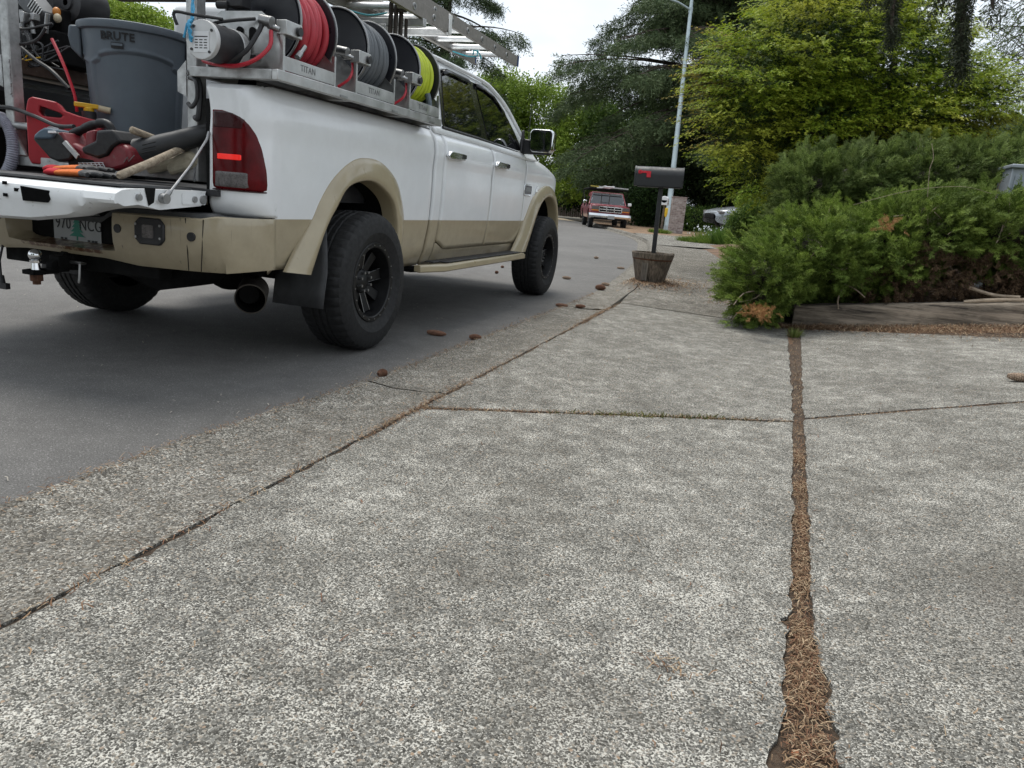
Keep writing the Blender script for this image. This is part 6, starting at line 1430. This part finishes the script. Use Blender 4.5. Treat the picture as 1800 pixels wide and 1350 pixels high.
Pi, Ni = blob_pts(mbl, 5200, r, -1, (.40,.90)); di = Ni*np.array((1,1,.2))+r.normal(size=Pi.shape)*.4
scatter(P_MAP, Pi, frames(di, r.normal(size=len(Pi))*.5), .30*r.uniform(.7,1.2,len(Pi)), 'inner_crown', leafmat('shade darkened maple leaves', [(.018,.036,.008),(.034,.062,.012),(.055,.09,.018)], .12, .5), MP, r=r)  # leaf colour darkened to paint the deep shade inside the crown
# long loose tips reaching out to the left and up
tips = []
for k in range(46):
    a = pt(r.uniform(1270,1330), r.uniform(60,260), 12.1); l = r.uniform(.25,.75); tips.append((a, a+np.array((-l*.95, -l*.4, -.10*l+r.normal()*.05)))) 
mbx = MB(); PP = []; DD = []
for a, b in tips:
    mbx.tube(catmull([a, (a+b)/2+np.array((0,0,.05)), b], 4), .005, 4)
    for t in np.linspace(.1, 1, 4): PP.append(a+(b-a)*t); DD.append((b-a)+r.normal(size=3)*.1)
scatter(P_MAP, np.array(PP), frames(np.array(DD), r.normal(size=len(PP))*.3), .26*r.uniform(.7,1.2,len(PP)), 'young_leaves', leafmat('young maple leaves', [(.19,.21,.03),(.28,.25,.04),(.36,.24,.06),(.24,.26,.04)], .4, .5), MP, r=r); mbx.build('twigs', m_stem, MP)
tb = np.array((mb_[0],mb_[1],.5)); lm = []
for c, q in mbl: lm.append((tb+np.array((0,0,1.2+r.uniform(0,.8))), np.array(c), .06))
tree_wood(tb, tb+np.array((.1,.1,3.2)), .15, lm, m_bark, MP)
# ---- conifers with drooping sprays
def conifer(name, base, H, rtrunk, zs, length, n_limb, spr, size, label, cols, seed, droop=.25, az=None, per=1.0, hang=.75, cat='tree', patch=None, limbfilter=None, upcurve=.05):
    r = np.random.default_rng(seed); base = np.array(base, float); t = thing(name, tuple(base), label, cat)
    mb = MB(); P = catmull([base, base+np.array((r.normal()*.1,r.normal()*.1,H*.5)), base+np.array((0,0,H))], 10); mb.tube(P, np.linspace(rtrunk, rtrunk*.15, len(P)), 14)
    PP, DD, SS = [], [], []
    for k in range(n_limb):
        z = zs[0]+(zs[1]-zs[0])*r.random()**1.25; dr_, uc_ = droop*r.uniform(.4,1.6), upcurve*r.uniform(-.5,2.2); a = (r.uniform(0, 2*pi) if az is None else r.uniform(*az)); Lg = length(z)*r.uniform(.6, 1.1)
        e = np.array((cos(a), sin(a), 0)); sd_ = np.array((-sin(a), cos(a), 0)); o = base+np.array((0,0,z)); bnd = r.normal()*.12
        ts = np.linspace(0, 1, 9); Q = np.array([o+e*Lg*q+sd_*Lg*bnd*q*q+np.array((0,0,Lg*(uc_*q*2.2-dr_*q**2.4))) for q in ts])
        if limbfilter and not limbfilter(Q[-1], z, a): continue
        mb.tube(Q, np.linspace(.075, .012, 9)*min(1.4, Lg/5), 6)
        m = int(spr*Lg*per)
        for j in range(m):
            q = r.beta(1.6, 1.0); p = o+e*Lg*q+sd_*Lg*bnd*q*q+np.array((0,0,Lg*(uc_*q*2.2-dr_*q**2.4))); wd = Lg*.26*(1-q*.75)*r.uniform(-1, 1)
            p = p+sd_*wd+e*abs(wd)*.4+np.array((0,0,-abs(wd)*.30-r.uniform(0,.45)))
            h = hang*r.uniform(.5, 1.2); PP.append(p); DD.append(e*(1-h)+sd_*np.sign(wd)*.35*(1-h*.4)+np.array((0,0,-h))+r.normal(size=3)*.22); SS.append(size*r.uniform(.6,1.35))
        for j in range(max(2, int(Lg*1.4))):
            q = r.uniform(.25,1); p = o+e*Lg*q+sd_*Lg*bnd*q*q+np.array((0,0,Lg*(uc_*q*2.2-dr_*q**2.4))); s_ = r.choice((-1,1)); w2 = Lg*.24*(1-q*.7); mb.tube([p, p+sd_*s_*w2*.6+e*w2*.25+(0,0,-.05), p+sd_*s_*w2+e*w2*.4+np.array((0,0,-.28*w2-.1))], [.02,.014,.006], 4)
    mb.build('trunk', m_bark, t); PP, DD, SS = np.array(PP), np.array(DD), np.array(SS)
    scatter(P_CED, PP, frames(DD, r.uniform(0, 6, len(PP))), SS, 'crown', leafmat(name+' needles '+str(seed), cols, .08, .6, patch, .5), t, r=r); return t
CG = [(.034,.056,.026),(.060,.092,.042),(.092,.13,.058),(.135,.175,.082)]
cb0 = pt(1238,392,50); cb0[2] = .1
conifer('cedar_tree', cb0, 23, .72, (2.8,22.5), lambda z: float(np.interp(z, [2,5,10.5,12.5,23], [7.0,9.6,11.2,8.0,2.0])), 235, 44, .80, 'huge dark green cedar with drooping limbs behind the street lamp', CG, 31, .22, hang=.72, patch=(.115,.155,.07))
# limb curtains of a second conifer farther left, and a dark one behind the cedar
c2 = pt(760,420,52); c2[2] = 0
conifer('conifer_tree', c2, 22, .5, (7,21), lambda z: float(np.interp(z, [7,14,21], [6.0,4.6,1.5])), 60, 40, .8, 'tall conifer behind the white pickup with its lower limbs above the ladder', CG, 32, .25, hang=.85)
c3_ = pt(1330,390,50); c3_[2] = .3
conifer('conifer_tree', c3_, 20, .45, (1.5,19), lambda z: float(np.interp(z, [2,10,20], [6.5,5.5,1.5])), 90, 40, .85, 'dark conifer filling the gap between the cedar and the maple', [(.012,.026,.015),(.020,.042,.022),(.032,.058,.030)], 33, .25, hang=.7)
c4 = pt(1450,390,40); c4[2] = .5
conifer('conifer_tree', c4, 15, .4, (2,14), lambda z: float(np.interp(z, [2,9,15], [4.5,3.6,1.0])), 60, 40, .8, 'dark conifer standing behind the maple crown', [(.014,.03,.016),(.024,.048,.024),(.036,.062,.03)], 34, .25, hang=.7)
# near conifer outside the right edge: hanging limb ends over the maple
nb = np.array((11.2,9.0,.6)); NC = thing('conifer_tree', tuple(nb), 'near conifer right of the frame with dark mossy limb ends hanging before the maple', 'tree')
mb = MB(); mb.tube(catmull([nb, nb+np.array((.1,0,5)), nb+np.array((0,0,11))], 8), np.linspace(.4,.16,17), 14); PP, DD, SS = [], [], []; r = np.random.default_rng(41)
def hang_limb(px, py_tip, dep, wpx, lw):
    tip = pt(px, py_tip, dep); top = pt(px+8, -70, dep); P = catmull([nb+np.array((0,0,6.2)), (nb+np.array((0,0,7.0))+top)/2+np.array((0,0,.5)), top+np.array((.15,.1,.25)), top*.5+tip*.5, tip], 8); mb.tube(P, np.linspace(.06,.012,len(P)), 8)
    for k in range(lw):
        q = r.random(); p = top+(tip-top)*q+r.normal(size=3)*(wpx*dep/FPX*(1-.35*q))*np.array((1,1,.2)); PP.append(p); DD.append(np.array((r.normal()*.25, r.normal()*.25, -1))); SS.append(r.uniform(.13,.28))
hang_limb(1690,118,7.6,9,420); hang_limb(1568,66,8.2,6,220); hang_limb(1650,5,7.9,14,70); hang_limb(1745,15,7.4,12,60); hang_limb(1530,0,8.6,10,60)
mb.build('trunk', m_bark, NC)
for k in range(26):
    z = 4.8+6*k/26; a = r.uniform(-1.2, .9); L_ = r.uniform(1.6,2.6)
    for j in range(60): q = r.beta(1.5,1); PP.append(nb+np.array((cos(a)*L_*q+r.normal()*.25, sin(a)*L_*q+r.normal()*.25, z-.4*q*q-r.uniform(0,.3)))); DD.append(np.array((cos(a)*.3, sin(a)*.3, -1))+r.normal(size=3)*.2); SS.append(r.uniform(.3,.6))
scatter(P_CED, np.array(PP), frames(np.array(DD), r.uniform(0,6,len(PP))), np.array(SS), 'crown', leafmat('mossy needles', [(.022,.03,.016),(.04,.048,.028),(.062,.07,.042)], .1, .7), NC, r=r)
# sparse leafy spray against the sky at the upper right
sp = thing('tree', tuple(pt(1850,300,16)), 'thin airy tree with sparse small leaves against the sky at the right edge', 'tree'); mb = MB(); PP = []; DD = []; r = np.random.default_rng(44)
tb = pt(1880,330,16); tb[2] = .8; mb.tube(catmull([tb, pt(1870,150,16), pt(1840,-80,16)], 8), np.linspace(.12,.03,17), 10)
for k in range(30):
    a = pt(1850, r.uniform(-40,230), 16); b = pt(r.uniform(1690,1790), r.uniform(10,240), 16+r.uniform(-1,1)); m_ = (a+b)/2+np.array((0,0,.3)); Q = catmull([a, m_, b], 6); mb.tube(Q, np.linspace(.016,.004,len(Q)), 4)
    for q in Q[4:]: 
        for _ in range(2): PP.append(q+r.normal(size=3)*.08); DD.append((b-a)*.4+r.normal(size=3)*.6)
mb.build('trunk', m_bark, sp); scatter(P_MAP, np.array(PP), frames(np.array(DD), r.uniform(-1,1,len(PP))), .22*r.uniform(.6,1.2,len(PP)), 'crown', leafmat('airy leaves', [(.03,.055,.015),(.06,.10,.02),(.10,.14,.03)], .3), sp, r=r)
# ---- broadleaf trees and bushes
def broad(name, blobs, n, size, label, cols, seed, cat='tree', trunk=True, trans=.3, patch=None, shell=(.55,1.05), group=None, corek=0, protos=None):
    r = np.random.default_rng(seed); c0 = np.mean([b[0] for b in blobs], 0); t = thing(name, (c0[0],c0[1],0), label, cat, group)
    P, N_ = blob_pts(blobs, n, r, .02, shell); d = N_+r.normal(size=P.shape)*.5
    scatter(protos or P_BRD, P, frames(d, r.uniform(0,6,len(P))), size*r.uniform(.6,1.3,len(P)), 'crown' if trunk else 'foliage', leafmat(name+str(seed), cols, trans, .55, patch, .6), t, r=r)
    if trunk:
        tb = np.array((c0[0],c0[1],0)); tree_wood(tb, np.array((c0[0],c0[1],c0[2])), .22, [(tb+np.array((0,0,max(1,c0[2]*.5))), np.array(c), .09) for c, q in blobs], m_bark, t)
    if corek: core(blobs, corek, 'shaded_twig_core', m_dark, t, r)
    return t
LG = [(.10,.17,.02),(.17,.26,.032),(.25,.35,.05),(.34,.43,.08)]; MG = [(.04,.08,.018),(.07,.125,.026),(.105,.17,.035),(.15,.21,.05)]; DG = [(.014,.03,.010),(.026,.052,.015),(.042,.078,.02)]
broad('tree', [B(880,185,62,50,60,3.), B(950,200,64,60,60,3.), B(870,250,62,50,60,3.), B(960,285,62,60,55,3.), B(1020,240,64,55,60,3.)], 4300, .62, 'light green leafy tree beyond the white cab under the cedar limbs', LG, 51, patch=(.14,.20,.04))
broad('tree', [B(150,40,38,70,45,2.5), B(230,50,40,70,40,2.5), B(110,80,38,60,50,2.)], 3600, .45, 'bright yellow-green tree behind the grey bin and the engine', LG, 52, patch=(.22,.28,.05))
broad('tree', [B(20,150,46,90,100,3.), B(-60,80,44,90,90,3), B(330,120,60,90,70,3.), B(470,160,60,90,60,3.)], 1700, .9, 'leafy tree hidden behind the loaded white pickup', MG, 53)
broad('bush', [B(1040,318,52,45,35,2.), B(1000,322,54,30,28,1.5), B(1085,335,50,35,28,1.5)], 1400, .55, 'bright leafy bush behind the red pickup under the cedar', LG, 54, 'bush', False, corek=.6)
broad('tree', [B(1090,270,62,70,45,3.), B(1150,240,62,60,60,3.), B(1060,225,62,40,50,3.)], 2400, .7, 'dark leafy tree far behind the cedar over the red pickup', MG, 62)
broad('bush', [B(1010,345,56,40,22,1.5), B(965,335,57,40,25,1.5)], 700, .5, 'dark bush leaning over the brown fence', DG, 55, 'bush', False, corek=.6)
broad('bush', [B(1135,350,44,35,42,1.5), B(1165,335,45,35,45,1.5)], 1100, .5, 'dark evergreen bush between the red pickup and the brick pillar', DG, 56, 'bush', False, corek=.7)
broad('hedge', [B(1222,388,42,26,20,1.2), B(1250,386,43,24,19,1.2), B(1195,385,42,24,22,1.2)], 1500, .30, 'clipped dark hedge behind the brick pillar', MG, 57, 'hedge', False, corek=.85)
broad('bush', [B(1290,320,44,50,48,1.8), B(1340,330,42,45,40,1.8), B(1250,300,46,40,50,2.)], 2200, .6, 'dull green shrubbery behind the silver car', [(.02,.036,.014),(.038,.06,.02),(.06,.085,.028)], 58, 'bush', False, corek=.6)
broad('bush', [B(1345,345,17,30,28,.5), B(1322,352,17,22,20,.4)], 900, .16, 'yellow-green rounded shrub between the silver car and the juniper', LG, 59, 'bush', False, corek=.7)
broad('bush', [B(1325,385,15,30,22,.45), B(1300,395,15,20,16,.35)], 800, .15, 'dark green low shrub in front of the silver car', MG, 60, 'bush', False, corek=.7)
broad('tree', [B(1790,245,26,45,35,1.2), B(1740,262,26,40,22,1.)], 900, .4, 'pale grey-green tree at the right edge above the juniper', [(.08,.12,.05),(.13,.18,.08),(.18,.23,.11)], 61)
# tufts: lavender-like clump, daisies and grass by the drive
def tuft(name, c, R_, h, n, label, mat, cat, seed, kind=None, wid=.01):
    r = np.random.default_rng(seed); a = r.uniform(0, 2*pi, n); q = np.sqrt(r.random(n))*R_; P = np.c_[c[0]+q*np.cos(a), c[1]+q*np.sin(a), np.full(n, c[2])]; d = np.c_[np.cos(a)*q/R_*.7, np.sin(a)*q/R_*.7, np.ones(n)]+r.normal(size=(n,3))*.18; d = unit(d); L_ = h*r.uniform(.6,1.1,n)
    s = np.c_[-np.sin(a), np.cos(a), np.zeros(n)]*wid; V = np.stack([P-s, P+s, P+d*L_[:,None]*.6+s*.8, P+d*L_[:,None]*.6-s*.8, P+d*L_[:,None]+s*.1, P+d*L_[:,None]-s*.1], 1).reshape(-1,3); k = np.arange(n)[:,None]*6
    me = bpy.data.meshes.new(name); me.from_pydata((V-np.array(c)).tolist(), [], np.concatenate([k+np.array([[0,1,2,3]]), k+np.array([[3,2,4,5]])]).tolist()); o = finish(me, name, mat, None, np.array(c), smooth=False); props(o, label, cat, None, kind); return o
g_m = leafmat('grass blades', [(.06,.11,.02),(.12,.19,.03),(.22,.27,.06)], .2)
c = pt(1283,402,24); c[2] = .1; tuft('clump_plant', c, .42, .62, 1100, 'bright green rounded clump plant before the silver car', leafmat('clump leaves', [(.05,.11,.02),(.10,.18,.03),(.15,.23,.05)], .2), 'plant', 71, wid=.012)
c = pt(1250,412,25); c[2] = .1; tuft('grass', c, 1.1, .22, 2600, None, g_m, None, 72, 'stuff', .012)
c = pt(1245,396,26); c[2] = .1; o = tuft('daisy_clump', c, .5, .5, 320, 'sparse clump of pale daisies before the silver car', g_m, 'plant', 73, None, .008)
r = np.random.default_rng(74); n = 60; P = np.array(c)+np.c_[r.normal(size=n)*.34, r.normal(size=n)*.34, r.uniform(.25,.58,n)]; fl_ = quads([leaf((0,0,0), (cos(a), sin(a), .1), .5, .28, (0,0,1)) for a in np.linspace(0, 2*pi, 7)[:-1]])
scatter([fl_], P, frames(r.normal(size=(n,3))*.4+(0,0,1.), r.uniform(0,6,n)), np.full(n,.075), 'flowers', m_label, o, r=r)
c = pt(1160,404,33); c[2] = .1; tuft('grass', c, .5, .2, 600, None, g_m, None, 75, 'stuff', .012)
# weeds in the joints
jn = np.array((jl(3.05)+.06, 2.95, .0)); o = tuft('weed', jn, .05, .10, 160, 'green and yellow weed growing at the far end of the long joint', leafmat('weed leaves', [(.08,.12,.03),(.16,.20,.05),(.30,.32,.12)], .2), 'weed', 76, None, .0022)
r = np.random.default_rng(77)
n = 420; t = np.r_[rng.normal(.62,.13,n)]; P = np.c_[WX+t*1.62, -1.04+t*.875+rng.normal(size=n)*.02, np.full(n, .008)]; k = np.arange(n)[:,None]*4; s = r.normal(size=(n,3))*.0022; d = np.c_[r.normal(size=(n,2))*.012, r.uniform(.006,.026,n)]
me = bpy.data.meshes.new('moss'); me.from_pydata(np.stack([P-s, P+s, P+d+s*.3, P+d-s*.3], 1).reshape(-1,3).tolist(), [], (k+np.array([[0,1,2,3]])).tolist()); props(finish(me, 'moss', leafmat('joint moss', [(.07,.085,.025),(.13,.14,.05),(.22,.20,.09)], .1), None, np.zeros(3), smooth=False), None, None, None, 'stuff')
sc.cycles.use_denoising = True

# trees across and behind the viewer's place, seen only as reflections in glass and paint
for px_, py_, lb, sd in ((5.5,-15,'leafy tree standing behind the viewpoint on the near side',81),(-4,-19,'broad leafy tree down the street behind the viewpoint',82)):
    broad('tree', [(np.array((px_,py_,4.2)),(3.2,3.0,2.8)),(np.array((px_+1.5,py_+.6,5.6)),(2.4,2.4,2.2)),(np.array((px_-1.8,py_-.4,5.2)),(2.4,2.4,2.4))], 1300, .95, lb, MG, sd)
